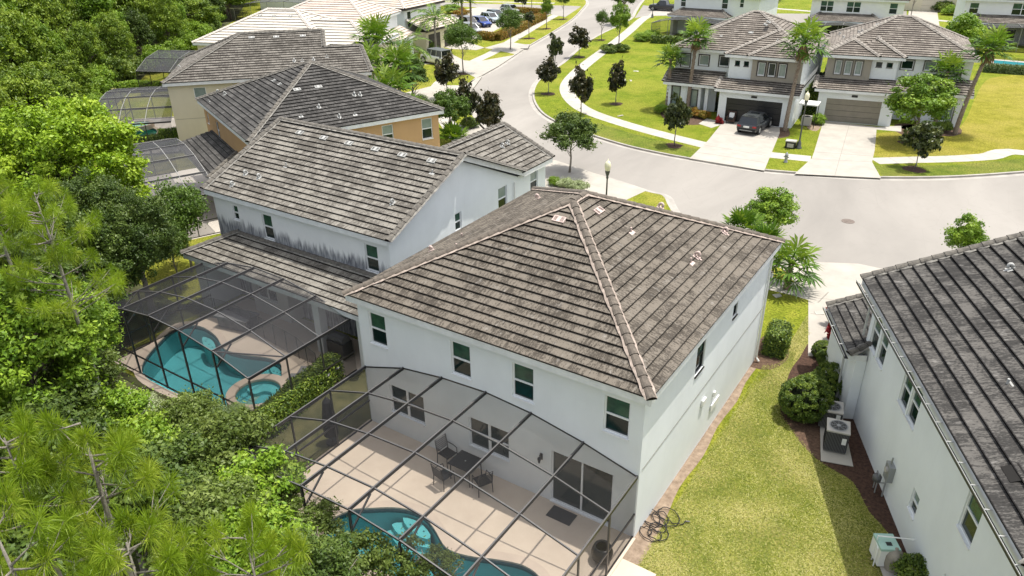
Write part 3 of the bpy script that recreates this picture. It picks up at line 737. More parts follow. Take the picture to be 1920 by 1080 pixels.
def cage(label, loc, rot, xs, zs, depth, rows, screen='screen', brace=True, rail=(1.0,), name='screen_enclosure', top='bronze_lit', door=False, y0=0., sides=(True, True)):
    """pool cage: beams run outward (-y) from the wall at each xs, purlins across at rows; arched profile zs"""
    t = thing(name, label, 'pool cage', loc, rot); ye = -depth; bm = [M['bronze'], M[top]]
    def beam(a, b, w_, h_, nm):
        mb = MB(); a, b = Vector(a), Vector(b); mb.bar(a, b, w_, h_)
        d = (b-a).normalized(); up = Vector((0, 0, 1)); x = d.cross(up); x = x.normalized() if x.length > .1 else Vector((1, 0, 0)); yv = x.cross(d)
        mb.obox((a+b)/2+yv*(h_/2+.003), x*w_*.5, d*(b-a).length/2, yv*.003, 1); mb.build(nm, bm, t)
    for x, z in zip(xs, zs): beam((x, y0, z), (x, ye, z), .045, .12, 'beam')
    for r_ in [y0]+list(rows)+[ye]:
        for i in range(len(xs)-1): beam((xs[i], r_, zs[i]+.002), (xs[i+1], r_, zs[i+1]+.002), .038, .05, 'purlin')
    for x, z in zip(xs, zs): beam((x, ye, 0), (x, ye, z-.07), .06, .06, 'post')
    ends = [xs[0]]*sides[0]+[xs[-1]]*sides[1]
    for x in ends:
        z = zs[0] if x == xs[0] else zs[-1]
        for r_ in rows: beam((x, r_, 0), (x, r_, z-.07), .05, .05, 'post')
    for h_ in (.04,)+tuple(rail):
        mb = MB()
        for i in range(len(xs)-1): mb.bar((xs[i]+.03, ye, h_), (xs[i+1]-.03, ye, h_), .045, .06)
        for x in ends: mb.bar((x, y0, h_), (x, ye+.03, h_), .045, .06)
        mb.build('rail', M['bronze'], t)
    if brace:
        for x, z in list(zip(xs, zs))[1:-1]: beam((x, ye+.03, z-.75), (x, ye+.85, z-.08), .045, .045, 'brace')
        beam((xs[0], rows[-1] if rows else y0, zs[0]), (xs[1], ye, zs[1]), .04, .04, 'brace'); beam((xs[-1], rows[-1] if rows else y0, zs[-1]), (xs[-2], ye, zs[-2]), .04, .04, 'brace')
    sc = MB(); st = [y0]+list(rows)+[ye]
    for i in range(len(xs)-1):
        for j in range(len(st)-1): sc.face([(xs[i], st[j], zs[i]+.03), (xs[i+1], st[j], zs[i+1]+.03), (xs[i+1], st[j+1], zs[i+1]+.03), (xs[i], st[j+1], zs[i]+.03)])
    sc.build('roof_screen', M[screen], t)
    sc = MB()
    for i in range(len(xs)-1): sc.face([(xs[i], ye, 0), (xs[i+1], ye, 0), (xs[i+1], ye, zs[i+1]), (xs[i], ye, zs[i])])
    for x in ends:
        z = zs[0] if x == xs[0] else zs[-1]; sc.face([(x, y0, 0), (x, ye, 0), (x, ye, z), (x, y0, z)])
    sc.build('wall_screen', M['screenw' if screen in ('screen', 'screen2') else 'screen'], t)
    return t
# ---------------------------------------------------------------- small builders
def smooth(pts, n=6, closed=True):
    out = []; N_ = len(pts); pts = [Vector((p[0], p[1])) for p in pts]
    rng_ = range(N_ if closed else N_-1)
    for i in rng_:
        if closed: p0, p1, p2, p3 = pts[i-1], pts[i], pts[(i+1) % N_], pts[(i+2) % N_]
        else: p0, p1, p2, p3 = pts[max(i-1, 0)], pts[i], pts[i+1], pts[min(i+2, N_-1)]
        for k in range(n):
            t = k/n; q = .5*((2*p1)+(-p0+p2)*t+(2*p0-5*p1+4*p2-p3)*t*t+(-p0+3*p1-3*p2+p3)*t**3); out.append((q.x, q.y))
    if not closed: out.append((pts[-1].x, pts[-1].y))
    return out
def offset(pts, d, closed=True):
    """shift a polyline to its left by d"""
    n = len(pts); out = []
    for i in range(n):
        a = Vector(pts[i-1] if (i or closed) else pts[i]); b = Vector(pts[(i+1) % n] if (i < n-1 or closed) else pts[i])
        t = (b-a).normalized(); out.append((pts[i][0]-t.y*d, pts[i][1]+t.x*d))
    return out
def ribbon(mb, pts, a, b, z, mi=0, closed=False):
    A_, B_ = offset(pts, a, closed), offset(pts, b, closed); n = len(pts)
    for i in range(n if closed else n-1):
        j = (i+1) % n; q = [(A_[i][0], A_[i][1], z), (B_[i][0], B_[i][1], z), (B_[j][0], B_[j][1], z), (A_[j][0], A_[j][1], z)]
        if (Vector(q[1])-Vector(q[0])).cross(Vector(q[2])-Vector(q[0])).z < 0: q = q[::-1]
        mb.face(q, mi)
def ccw(p):
    a = sum(p[i-1][0]*p[i][1]-p[i][0]*p[i-1][1] for i in range(len(p))); return p if a > 0 else p[::-1]
def resample(pts, step):
    out = [pts[0]]; acc = 0
    for a, b in zip(pts[:-1], pts[1:]):
        L_ = (Vector(b)-Vector(a)).length; d = step-acc
        while d <= L_: out.append(tuple(Vector(a).lerp(Vector(b), d/L_))); d += step
        acc = L_-(d-step)
    return out
def pool(label, outline, depth=1.25, steps=(), shelf=(), pl='plaster', cop=.30, group=None, zw=-.13, step_dots=True):
    o = ccw(outline); c = Vector((sum(p[0] for p in o)/len(o), sum(p[1] for p in o)/len(o), 0)); L_ = [(p[0]-c.x, p[1]-c.y) for p in o]
    t = thing('swimming_pool', label, 'swimming pool', c, 0, group)
    mb = MB(); mb.poly(L_, -depth); n = len(L_)
    for i in range(n):
        a, b = L_[i], L_[(i+1) % n]; mb.face([(a[0],a[1],-.22),(b[0],b[1],-.22),(b[0],b[1],-depth),(a[0],a[1],-depth)])
    mb.build('basin', M[pl], t)
    mb = MB()
    for i in range(n):
        a, b = L_[i], L_[(i+1) % n]; mb.face([(a[0],a[1],.02),(b[0],b[1],.02),(b[0],b[1],-.22),(a[0],a[1],-.22)])
    mb.build('waterline_tile', M['tilepool'], t)
    mb = MB(); A_ = offset(L_, .02, True); B_ = offset(L_, -cop, True)
    for i in range(n):
        j = (i+1) % n; z = .045
        mb.face([(A_[i][0],A_[i][1],z),(B_[i][0],B_[i][1],z),(B_[j][0],B_[j][1],z),(A_[j][0],A_[j][1],z)][::-1])
        mb.face([(B_[i][0],B_[i][1],.0),(B_[j][0],B_[j][1],.0),(B_[j][0],B_[j][1],z),(B_[i][0],B_[i][1],z)])
        mb.face([(A_[i][0],A_[i][1],z),(A_[j][0],A_[j][1],z),(A_[j][0],A_[j][1],-.02),(A_[i][0],A_[i][1],-.02)])
    mb.build('coping', M['coping'], t)
    mb = MB(); mb.poly(offset(L_, .004, True), zw); mb.build('water', M['water'], t)
    for k, (pts, zt) in enumerate(steps):
        q = ccw([(p[0]-c.x, p[1]-c.y) for p in pts]); mb = MB(); mb.poly(q, zt); mb.skirt(q, -depth, zt); s_ = mb.build('step', M['plasterl'], t)
        if step_dots:
            d = MB(); m_ = len(q)
            for j in range(3):
                cx = sum(p[0] for p in q)/m_; cy = sum(p[1] for p in q)/m_; e = Vector(q[0])-Vector(q[m_//2])
                p = Vector((cx, cy))+e*(.25*(j-1)); d.box(p.x-.03, p.x+.03, p.y-.03, p.y+.03, zt+.003, zt+.008)
            d.build('marker_tile', M['tilepool'], s_)
    return t
def annulus(mb, c, r0, r1, z, n=28, mi=0):
    for i in range(n):
        a, b = 2*pi*i/n, 2*pi*(i+1)/n
        mb.face([(c[0]+r0*cos(a), c[1]+r0*sin(a), z), (c[0]+r1*cos(a), c[1]+r1*sin(a), z), (c[0]+r1*cos(b), c[1]+r1*sin(b), z), (c[0]+r0*cos(b), c[1]+r0*sin(b), z)], mi)
def circ(c, r, n=28): return [(c[0]+r*cos(2*pi*i/n), c[1]+r*sin(2*pi*i/n)) for i in range(n)]
# ---------------------------------------------------------------- the ground
def px(*p, z=0.): return [tuple(g(a, b, z)[:2]) for a, b in p]
ZR = -.13
POOLB = smooth(px((272,708),(268,680),(300,640),(335,612),(375,612),(405,630),(422,655),(455,665),(500,671),(524,680),(529,694),(524,722),(485,735),(458,760),(430,775),(405,770),(370,752),(320,735)), 4)
POOLA = smooth(px((610,985),(655,958),(700,953),(750,953),(790,965),(815,992),(838,1028),(880,1043),(935,1050),(985,1062),(1015,1088),(1000,1120),(900,1125),(800,1110),(690,1060),(625,1020)), 4)
POOLD = smooth(px((228,246),(246,240),(274,238),(294,244),(290,258),(276,272),(232,275)), 4)
POOLC = smooth(px((262,372),(290,376),(305,392),(298,418),(270,430),(250,400)), 4)
SPAB = circ(tuple(g(487, 750, 0)[:2]), .95, 30)
def pt(*p): return [tuple(q) for q in p]
kl = pt((160,95),(75,60),(48,42),(30,29.5),(20,24.8))+px((1625,527),(1505,512))+pt((6.5,23.6),(3.2,25.2))+px((1260,388),(1247,366),(1213,357),(1130,330),(1043,307),(985,285),(948,268),(917,248),(893,222),(877,190),(878,165),(893,147),(937,122),(967,102),(997,83),(1040,58),(1077,33),(1100,8),(1128,-20))+pt((-90,260),(-110,420))
kr = px((1225,-20),(1203,5),(1192,22),(1181,37),(1120,67),(1085,92),(1057,117),(1025,137),(1008,152),(999,170),(1001,190),(1017,212),(1052,232),(1107,252),(1173,272),(1240,287),(1295,297),(1365,309),(1433,318),(1490,323),(1570,329),(1650,332),(1780,331),(1920,322))+pt((26,54),(45,74),(90,120),(150,180))
kl = smooth(kl, 4, False); kr = smooth(kr, 4, False)
holes = [POOLA, POOLB, POOLC, POOLD]
BIG = [(-1400,-1400),(1400,-1400),(1400,1400),(-1400,1400)]
# one sheet to the horizon lies at the street level; the two blocks of land stand a kerb above it
mb = MB(); mb.poly(BIG, ZR-.02, 0, [offset(ccw(h), -.1, True) for h in holes]+[]); struct('ground', mb, M['verge'] if 'verge' in M else M['grassV'])
left = kl+[(-110,600),(-900,600),(-900,-500),(900,-500),(900,95)]
mb = MB(); mb.poly(left, 0, 0, holes); mb.skirt(kl, ZR, 0, 1, False); struct('lawn', mb, [M['grass'], M['kerb']])
right = [(900,180)]+[(900,900),(-60,900)]+kr
mb = MB(); mb.poly(right, 0, 0); mb.skirt(kr, ZR, 0, 1, False); struct('lawn', mb, [M['grassG'], M['kerb']])
mb = MB(); mb.poly([(a, b) for a, b in kl]+[(900,110),(900,170)]+kr[::-1], ZR, 0); struct('road', mb, M['road'])
# kerbs: concrete top and gutter pan
mb = MB(); ribbon(mb, kl, 0, .22 if offset(kl[:2], 1, False)[0][1] < kl[0][1] else -.22, .012); ribbon(mb, kr, 0, -.001, .012)
def side(pts, ref):   # sign of the offset that points away from ref
    a = offset(pts, 1., False)[len(pts)//2]; p = pts[len(pts)//2]
    return 1 if (Vector(a)-Vector(ref)).length > (Vector(p)-Vector(ref)).length else -1
road_c = (-20, 38)
mb = MB()
for K in (kl, kr):
    s_ = side(K, road_c) if K is kr else side(K, (8, 31))
    ribbon(mb, K, 0, .20*s_, .010); ribbon(mb, K, -.004*s_, -.42*s_, ZR+.006)
struct('kerb', mb, M['kerb'])
def flat(name, pts, z, m, joints=()):
    mb = MB(); p = ccw(pts); mb.poly(p, z); mb.skirt(p, z-.03, z)
    for a, b in joints: mb.bar((a[0], a[1], z+.002), (b[0], b[1], z+.002), .025, .004, mi=1)
    return struct(name, mb, [M[m], M['joint']])
def path(name, pts, wd, z, m, step=1.5, n=5):
    p = smooth(pts, n, False); mb = MB(); ribbon(mb, p, -wd/2, wd/2, z)
    r_ = resample(p, step)
    for i in range(1, len(r_)-1):
        t = (Vector(r_[i+1])-Vector(r_[i-1])).normalized(); q = Vector(r_[i]); s_ = Vector((-t.y, t.x))*wd/2
        mb.bar((*(q-s_), z+.002), (*(q+s_), z+.002), .022, .004, mi=1)
    return struct(name, mb, [M[m], M['joint']])
path('sidewalk', px((1262,8),(1228,24),(1205,36),(1180,58),(1150,82),(1112,110),(1082,135),(1064,158),(1066,178),(1084,198),(1110,212),(1150,226),(1200,241),(1260,257),(1325,273)), 1.55, .008, 'walk')
path('sidewalk', px((1440,290),(1520,298)), 1.55, .008, 'walk')
path('sidewalk', px((1640,302),(1700,300),(1780,298),(1850,294),(1925,287))+pt((30,50),(50,66)), 1.55, .008, 'walk')
path('sidewalk', px((1060,20),(1033,33),(1000,52),(960,76),(925,98),(900,110),(872,124),(845,142),(823,158),(815,180),(815,200),(835,225),(862,262),(890,285))+pt((-14.5,27.5),(-9,25.3),(-2,22.3),(5,20)), 1.5, .006, 'walk')
path('sidewalk', px((1435,530),(1500,545),(1560,563),(1600,575)), 1.5, .008, 'walk')
flat('driveway', px((1358,226),(1462,238),(1462,250),(1433,320),(1293,297),(1327,264)), .012, 'conc', [(px((1320,272))[0], px((1436,292))[0]), (px((1303,285))[0], px((1434,305))[0]), (px((1340,250))[0], px((1448,262))[0])])
flat('driveway', px((1544,226),(1644,238),(1640,282),(1635,304),(1652,334),(1490,326),(1522,297),(1527,283)), .012, 'conc', [(px((1593,232))[0], px((1565,330))[0]), (px((1527,285))[0], px((1637,293))[0]), (px((1521,298))[0], px((1636,304))[0])])
flat('entrance_walk', px((1310,232),(1325,222),(1352,228),(1352,234),(1334,240)), .010, 'walk')
flat('entrance_walk', px((1642,238),(1690,236),(1690,247),(1643,243)), .010, 'walk')
flat('driveway', pt((13.2,25.2),(9.2,23.2),(11.9,19.6),(13.3,14.0),(19,16.5),(17.5,21),(18.0,25.2)), .012, 'conc', [((12.4,18),(18.2,20)), ((11.9,19.7),(17.8,21.6))])
flat('driveway', px((1010,312),(1040,300),(1130,330),(1213,357),(1163,380))+pt((-3.3,18.5),(-6.6,18.2)), .012, 'conc')
flat('driveway', px((870,160),(893,147),(905,142),(862,200),(838,190),(805,200),(770,215),(720,215),(745,178),(815,160)), .010, 'conc')
flat('driveway', px((775,122),(850,118),(893,147),(936,123),(918,118),(870,113),(840,98),(800,98)), .009, 'conc')
flat('driveway', px((893,94),(880,93),(845,92),(820,84),(870,76),(910,90),(968,102),(990,84),(950,78)), .009, 'conc')
flat('driveway', px((893,146),(935,123),(966,103),(880,118),(850,125)), .011, 'conc')
flat('driveway', px((862,232),(893,224),(917,248),(880,262),(840,250)), .010, 'conc')
flat('parking_apron', px((845,68),(830,50),(850,22),(900,13),(1010,22),(1033,28),(985,35),(960,40),(905,70),(880,76)), .010, 'conc')
# far side street and what lies beyond
flat('cross_street', px((1060,32),(1000,21),(900,14),(800,9),(700,6),(700,-2),(900,7),(1070,11),(1090,12)), .014, 'road')
flat('cross_street', px((1190,34),(1212,30),(1290,29),(1400,44),(1530,44),(1700,50),(1700,20),(1530,26),(1400,25),(1225,12),(1206,10)), .014, 'road')
path('sidewalk', px((700,-4),(800,1),(900,3),(1040,6)), 1.4, .012, 'walk')
path('sidewalk', px((1425,14),(1480,18),(1530,22)), 1.4, .012, 'walk')
flat('driveway', px((1704,20),(1757,20),(1762,52),(1700,54)), .016, 'conc')
flat('driveway', px((1222,22),(1262,16),(1262,28),(1215,30)), .016, 'conc')
path('sidewalk', px((1756,38),(1800,42)), 1.4, .012, 'walk')
# lawns with a look of their own (strips beside the kerb)
def patch(name, pts, z, m): 
    mb = MB(); mb.poly(ccw(pts), z); return struct(name, mb, M[m])
patch('verge', px((1108,250),(1120,230),(1170,246),(1240,264),(1318,282),(1293,295),(1240,285),(1173,270)), .004, 'grassV')
patch('verge', px((1637,310),(1780,310),(1925,297),(1925,320),(1780,329),(1655,330)), .004, 'grassV')
patch('lawn', smooth(px((1640,292),(1640,250),(1740,250),(1800,240),(1835,170),(1860,146),(1925,142),(2000,160),(2000,275),(1850,288),(1740,292)), 3), .003, 'grassY')
side_lawn = pt((11.9,-14),(11.9,0),(12.0,10),(12.3,12.5),(12.3,17.8),(13.3,15.5),(14.2,13.2),(15.3,11),(16.5,8),(18.5,4),(21,-1.5),(26,-14))
patch('lawn', side_lawn, .004, 'grassN')
patch('soil_strip', smooth(pt((11.2,-3),(11.2,0),(11.2,6),(11.2,12.2),(11.65,12.6),(11.62,10.5),(11.75,9),(11.66,7),(11.82,5),(11.72,3),(11.95,1),(12.0,-1.2),(11.8,-3)), 3), .008, 'soil')
patch('mulch_bed', smooth(pt((11.1,12.0),(11.1,14.6),(12.0,14.8),(12.6,13.4),(12.2,12.0)), 3), .009, 'mulch')
patch('mulch_bed', smooth(px((1462,770),(1480,800),(1530,860),(1560,880),(1600,905),(1630,960),(1665,1000),(1700,1080),(1735,1110),(1740,1040),(1640,850),(1590,740),(1560,700),(1545,655),(1520,640),(1500,670),(1480,700)), 3), .008, 'darkmulch')
patch('mulch_bed', smooth(px((1480,790),(1500,830),(1540,862),(1550,820),(1520,790)), 3), .010, 'mulch')
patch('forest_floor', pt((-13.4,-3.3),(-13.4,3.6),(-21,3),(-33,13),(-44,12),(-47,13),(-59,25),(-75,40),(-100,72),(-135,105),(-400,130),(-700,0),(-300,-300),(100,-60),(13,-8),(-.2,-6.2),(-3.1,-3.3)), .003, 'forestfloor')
patch('dry_grass', smooth(px((150,160),(205,165),(235,150),(235,172),(190,180),(185,230),(160,210),(130,190)), 3), .006, 'drygrass')
patch('lawn', smooth(pt((-13.0,3.6),(-13,7.5),(-18,8.5),(-21,5),(-20,2.5),(-17,2),(-15,2.0)), 3), .005, 'grass')
patch('far_lawn', px((430,2),(470,16),(500,8),(520,-6),(440,-14)), .006, 'grassG')
for p in (((1668,283),(1670,266),(1700,260),(1705,285)),): pass
for q, r_ in (((1155,195),.75),((1265,273),.8),((1028,176),.8),((1085,107),.8),((1715,318),.9),((1128,75),.8),((1068,323),.8),((957,93),1.1),((992,72),.9),((1025,54),.9),((869,138),1.0),((839,184),.9),((1056,36),.9),((1705,268),.9),((1705,238),1.2)):
    c = g(*q); rr = random.Random(q[0]); patch('mulch_ring', smooth([(c.x+r_*cos(a)*rr.uniform(.7, 1.1), c.y+r_*sin(a)*rr.uniform(.7, 1.1)) for a in [k*pi/5 for k in range(10)]], 2), .006, 'darkmulch')
patch('mulch_bed', smooth(px((1238,205),(1268,190),(1300,215),(1325,225),(1312,234),(1270,232),(1245,222)), 3), .006, 'mulch')
patch('mulch_bed', smooth(px((1455,238),(1470,228),(1480,245),(1478,256),(1452,258)), 3), .006, 'mulch')
patch('mulch_bed', smooth(px((1515,228),(1535,218),(1540,235),(1530,246),(1514,240)), 3), .006, 'soil')
patch('mulch_bed', smooth(px((1690,236),(1760,232),(1800,240),(1790,255),(1690,252)), 3), .006, 'mulch')
patch('mulch_bed', smooth(px((215,765),(250,740),(330,760),(340,800),(260,800)), 3), .006, 'mulch')
M['shade'] = mottled('shade_toned_ground', (.05,.055,.02), (.13,.12,.05), 1.3, .95, 6, .6, 12)  # dark ground tone with shade put into the colour
# decks and slabs
def deck(pts, z, m, hl=()):
    mb = MB(); p = ccw(pts); mb.poly(p, z, 0, [ccw(h) for h in hl]); mb.skirt(p, z-.15, z); return struct('pool_deck', mb, M[m])
deck([(-.1,-.0),(11.45,-.0),(11.45,-6.6),(-.1,-6.6)], .022, 'deck', [offset(ccw(POOLA), -.02, True)])
deck([(-13.0,-3.1),(-2.8,-3.1),(-2.8,2.4),(-2.75,4.2),(-13.0,4.2)], .022, 'deck', [offset(ccw(POOLB), -.02, True)])
flat('door_pad', pt((11.47,-1.0),(12.6,-1.0),(12.6,-3.6),(11.47,-3.6)), .05, 'deck')
flat('stepping_slab', px((1448,553),(1462,551),(1466,556),(1455,559)), .03, 'walk'); flat('stepping_slab', px((1526,584),(1541,583),(1545,590),(1530,591)), .03, 'walk')
flat('equipment_pad', pt((14.75,10.0),(15.55,10.2),(16.55,7.3),(15.5,7.0)), .06, 'walk')
CTR = (math.radians(-23.5))
def loc2(o, th, x, y): return (o[0]+x*cos(th)-y*sin(th), o[1]+x*sin(th)+y*cos(th))
deck([loc2((-31.3,16.0), CTR, *q) for q in ((-2.4,-6.4),(12.1,-6.4),(12.1,-.1),(-2.4,-.1))], .02, 'deckw', [offset(ccw(POOLC), -.02, True)])
D0 = (-38.5,18.0); D_ = radians(46)
deck([loc2(D0, D_, *q) for q in ((-6.1,.5),(0,.5),(0,13),(-6.1,13))], .02, 'deckw', [offset(ccw(POOLD), -.02, True)])
patch('mulch_bed', pt((-2.85,-3.6),(-.12,-6.0),(-.12,4),(-.12,12.3),(-2.3,12.3),(-2.3,2.4),(-2.75,2.4)), .007, 'shade')  # mulch between the cages, hedge shade included in its dark colour
# short grass blades on the near side lawn
def blades(n, poly, hgt, key):
    rng = np.random.default_rng(3); xs = [p[0] for p in poly]; ys = [p[1] for p in poly]
    P = np.stack([rng.uniform(min(xs), max(xs), n*3), rng.uniform(max(min(ys), -7), max(ys), n*3)], 1)
    ins = np.zeros(len(P), bool); m = len(poly)
    for i in range(m):
        (x1, y1), (x2, y2) = poly[i], poly[(i+1) % m]
        c_ = ((y1 > P[:, 1]) != (y2 > P[:, 1])) & (P[:, 0] < (x2-x1)*(P[:, 1]-y1)/((y2-y1) or 1e-9)+x1); ins ^= c_
    P = P[ins][:n]; n = len(P); a = rng.uniform(0, 2*pi, n); w_ = .012; h = hgt*rng.uniform(.5, 1.3, n)
    d = np.stack([np.cos(a), np.sin(a)], 1); ln = rng.normal(0, .05, (n, 2))
    V = np.zeros((n, 3, 3)); V[:, 0, :2] = P-d*w_; V[:, 1, :2] = P+d*w_; V[:, 2, :2] = P+ln; V[:, :2, 2] = .005; V[:, 2, 2] = h
    t = np.clip(.5+.34*np.sin(P[:, 0]*1.7+np.sin(P[:, 1]*1.1)*2)*np.sin(P[:, 1]*.9+P[:, 0]*.6)+rng.normal(0, .36, n), 0, 1)
    o = bpy.data.objects.new('grass', quads_mesh('grass', V, t, L[key])); COL.objects.link(o); tag(o, 'short dry and green grass blades on the lawn between the two white houses', 'grass', kind='stuff')
blades(100000, pt((11.95,-4),(11.85,12.2),(12.4,12.7),(12.3,17.5))+px((1520,625),(1500,645),(1478,700),(1462,770),(1480,800),(1530,860),(1600,905),(1630,960),(1665,1000),(1700,1080),(1730,1250)), .026, 'grass')
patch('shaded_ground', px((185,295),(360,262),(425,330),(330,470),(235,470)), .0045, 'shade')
# ---------------------------------------------------------------- houses
M['garaget'] = mottled('garage_taupe', (.25,.225,.18), (.22,.20,.16), 2, .7); M['creamg'] = mat('garage_cream', (.62,.56,.44), .7)
def sash(sd, a, b, z0, z1, **k): return (sd, a, b, z0, z1)
W2 = [('S', .52, 1.32, 3.8, 5.12), ('S', 4.28, 5.1, 3.8, 5.12), ('S', 6.78, 7.6, 3.8, 5.12), ('S', 10.1, 10.95, 3.8, 5.12)]
# A: the near house
A = House('white two storey house with brown hip roof, nearest to the viewer in the middle', (0,0,0), 0, 'tA', 'capA', 'mortar')
A.vol(0, 11.39, 0, 12.37, 0, 2.72, [('S', 1.2, 2.85, .95, 2.2, 'twin', 'trim', 'glass'), ('S', 4.9, 6.6, .95, 2.2, 'twin', 'trim', 'glass'), ('S', 8.28, 10.55, .06, 2.2, 'slider', 'trim', 'glass'), ('E', 6.85, 7.15, 2.3, 2.69)][:3])
A.vol(-.0, 11.40, -.006, 12.37, 2.72, 5.47, [q+('sash',) for q in W2]+[('E', 4.2, 5.0, 3.8, 5.1, 'sash', 'bronze'), ('E', 7.85, 8.35, 4.3, 4.85, 'fixed', 'bronze', 'glass')], part='upper_wall')
FA = A.hip(0, 11.39, 0, 12.37, 5.7, .467, .28)
# front one storey garage wing on the street side
A.vol(1.0, 10.6, 12.38, 15.2, 0, 2.65)
A.roof([[(10.9,15.5,2.9),(.7,15.5,2.9),(.7,12.4,4.1),(10.9,12.4,4.1)]], [], th=True)
A.finish()
mb = MB(); mb.box(11.40, 11.412, .2, 12.2, 2.70, 2.715); mb.build('storey_seam', M['joint'], A.t)
mb = MB(); mb.tube([(11.47,12.28,5.4),(11.47,12.28,.25),(11.6,12.28,.08)], .045, 8); mb.obox((11.46,12.28,2.6),(.02,0,0),(0,.07,0),(0,0,.02)); mb.build('downspout', M['wplastic'], A.t)
nS = Vector((0, -.423, .906)); nE = Vector((.423, 0, .906)); nW = Vector((-.423, 0, .906))
def onroof(H, pxy, p0, n):   # roof point seen at a pixel, on the plane through p0 (world) with normal n, in the house frame
    d = Vector(_f+_R*(pxy[0]-960)/FPX-_U*(pxy[1]-540)/FPX); n = Vector(n); P_ = Vector(CAM)+d*((Vector(p0)-Vector(CAM)).dot(n)/d.dot(n))
    c, s_ = cos(H.rot), sin(H.rot); q = P_-H.o; return Vector((q.x*c+q.y*s_, -q.x*s_+q.y*c, q.z))
def rv(H, pxy, p0l, nl, kind='goose', m='ventw', sc=1.):
    c, s_ = cos(H.rot), sin(H.rot); p0 = H.w(p0l[0], p0l[1], p0l[2]); n = Vector((nl[0]*c-nl[1]*s_, nl[0]*s_+nl[1]*c, nl[2]))
    H.vent(onroof(H, pxy, p0, n), nl, kind, m, sc)
eS, eE = (0, -.28, 5.7), (11.67, 0, 5.7)
rv(A, (1049,413), eS, nS, 'slot', 'ventp'); rv(A, (1122,397), eE, nE, 'slot', 'ventp')
for p, k in (((1237,391),'goose'),((1183,436),'pipe'),((1357,437),'goose'),((1305,483),'goose'),((1295,493),'pipe')): rv(A, p, eE, nE, k, 'ventp', 1.15)
eW = (-.28, 0, 5.7)
for p, k in (((1009,374),'goose'),((866,445),'pipe'),((856,465),'pipe'),((810,472),'goose')): rv(A, p, eW, nW, k, 'ventp', 1.0)
mb = MB(); mb.box(11.41, 11.49, 5.3, 5.62, 1.9, 2.15); mb.box(11.41, 11.46, 6.5, 7.35, .92, 1.2); mb.box(11.41, 11.48, 6.6, 6.75, 1.55, 1.75); mb.build('wall_vent', M['wplastic'], A.t)
# B: white gable house next door
def stain_mat(name, base, zc, amp, c=(.10,.105,.13)):
    m = mat(name, base, .9, spec=.2); k = N(m); v = k.coord(); sp = k.n('ShaderNodeSeparateXYZ'); k.l(v, sp.inputs[0])
    col = k.noise(k.mapv(v, (3.2, 3.2, .22)), 1.3, 6, .75); blot = k.noise(k.mapv(v, (.3, .3, .1)), 1., 3)
    h = k.math('ADD', k.math('MULTIPLY', k.math('SUBTRACT', col, .36), amp*3.2), k.math('MULTIPLY', blot, amp*.8))
    f = k.math('SUBTRACT', h, k.math('SUBTRACT', sp.outputs[2], zc)); f = k.ramp(f, [(0., 0.), (.35, 1.)])
    tex = k.ramp(k.noise(k.mapv(v, (5, 5, .6)), 2.2, 5, .7), [(.3, .35), (.62, .95)])
    base_ = k.ramp(k.noise(v, 1.1, 4), [(.35, tuple(x*.93 for x in base)), (.7, base)])
    k.col(k.mix(k.math('MULTIPLY', f, tex), base_, c)); return m
M['stainB'] = stain_mat('stucco_stained', (.80, .815, .815), 3.85, .6, (.10,.105,.13))
M['stainT'] = stain_mat('stucco_stained_far', (.80, .80, .79), 3.1, .38, (.22,.22,.24))
B = House('white gable roofed house with black algae stains above its lanai roof', (0,0,0), 0, 'tB', 'capG', 'mortar2')
B.vol(-14.1, -2.4, 4.4, 14.9, 0, 5.47, [('S', -12.72, -12.3, 4.35, 5.12, 'sash', 'trim'), ('S', -10.55, -9.85, 3.85, 5.12), ('S', -3.85, -3.1, 3.85, 5.12), ('E', 9.0, 9.5, 4.3, 5.2), ('E', 12.6, 13.4, 4.1, 5.35, 'sash', 'trim', 'blindp')], sm={'S': 'stainB'})
B.vol(-8.3, -2.4, 14.9, 17.2, 0, 5.47, [('E', 15.65, 16.4, 4.1, 5.4, 'sash', 'trim', 'blindp')], sides='ENW')
wbm = B.wb[('wall', 'white')]
wbm.face([(-2.4,4.4,5.47),(-2.4,14.4,5.47),(-2.4,9.5,7.68)]); wbm.face([(-14.1,4.4,5.47),(-14.1,9.5,7.68),(-14.1,14.4,5.47)]); wbm.face([(-8.3,17.2,5.47),(-2.4,17.2,5.47),(-5.35,17.2,6.8)][::-1])
r1, r2 = 9.5, 7.98
B.roof([[(-14.35,4.1,5.7),(-2.1,4.1,5.7),(-2.1,9.5,7.98),(-14.35,9.5,7.98)], [(-2.1,14.9,5.7),(-14.35,14.9,5.7),(-14.35,9.5,7.98),(-2.1,9.5,7.98)],
        [(-2.1,14.4,5.7),(-2.1,17.5,5.7),(-5.35,17.5,7.12),(-5.35,11.6,7.12)], [(-8.6,17.5,5.7),(-8.6,14.9,5.7),(-5.35,11.6,7.12),(-5.35,17.5,7.12)]],
       [((-14.35,9.5,7.98),(-2.1,9.5,7.98)), ((-2.1,4.1,5.72),(-2.1,9.5,8.0)), ((-2.1,14.6,5.74),(-2.1,9.5,8.0)), ((-5.35,11.6,7.12),(-5.35,17.5,7.12)), ((-2.1,17.5,5.72),(-5.35,17.5,7.14)), ((-14.35,4.1,5.72),(-14.35,9.5,8.0))],
       fascia=[((-14.35,4.1,5.7),(-2.1,4.1,5.7)), ((-2.1,14.6,5.7),(-2.1,17.5,5.7)), ((-2.1,4.1,5.7),(-2.1,9.5,7.98)), ((-2.1,9.5,7.98),(-2.1,14.6,5.75))])
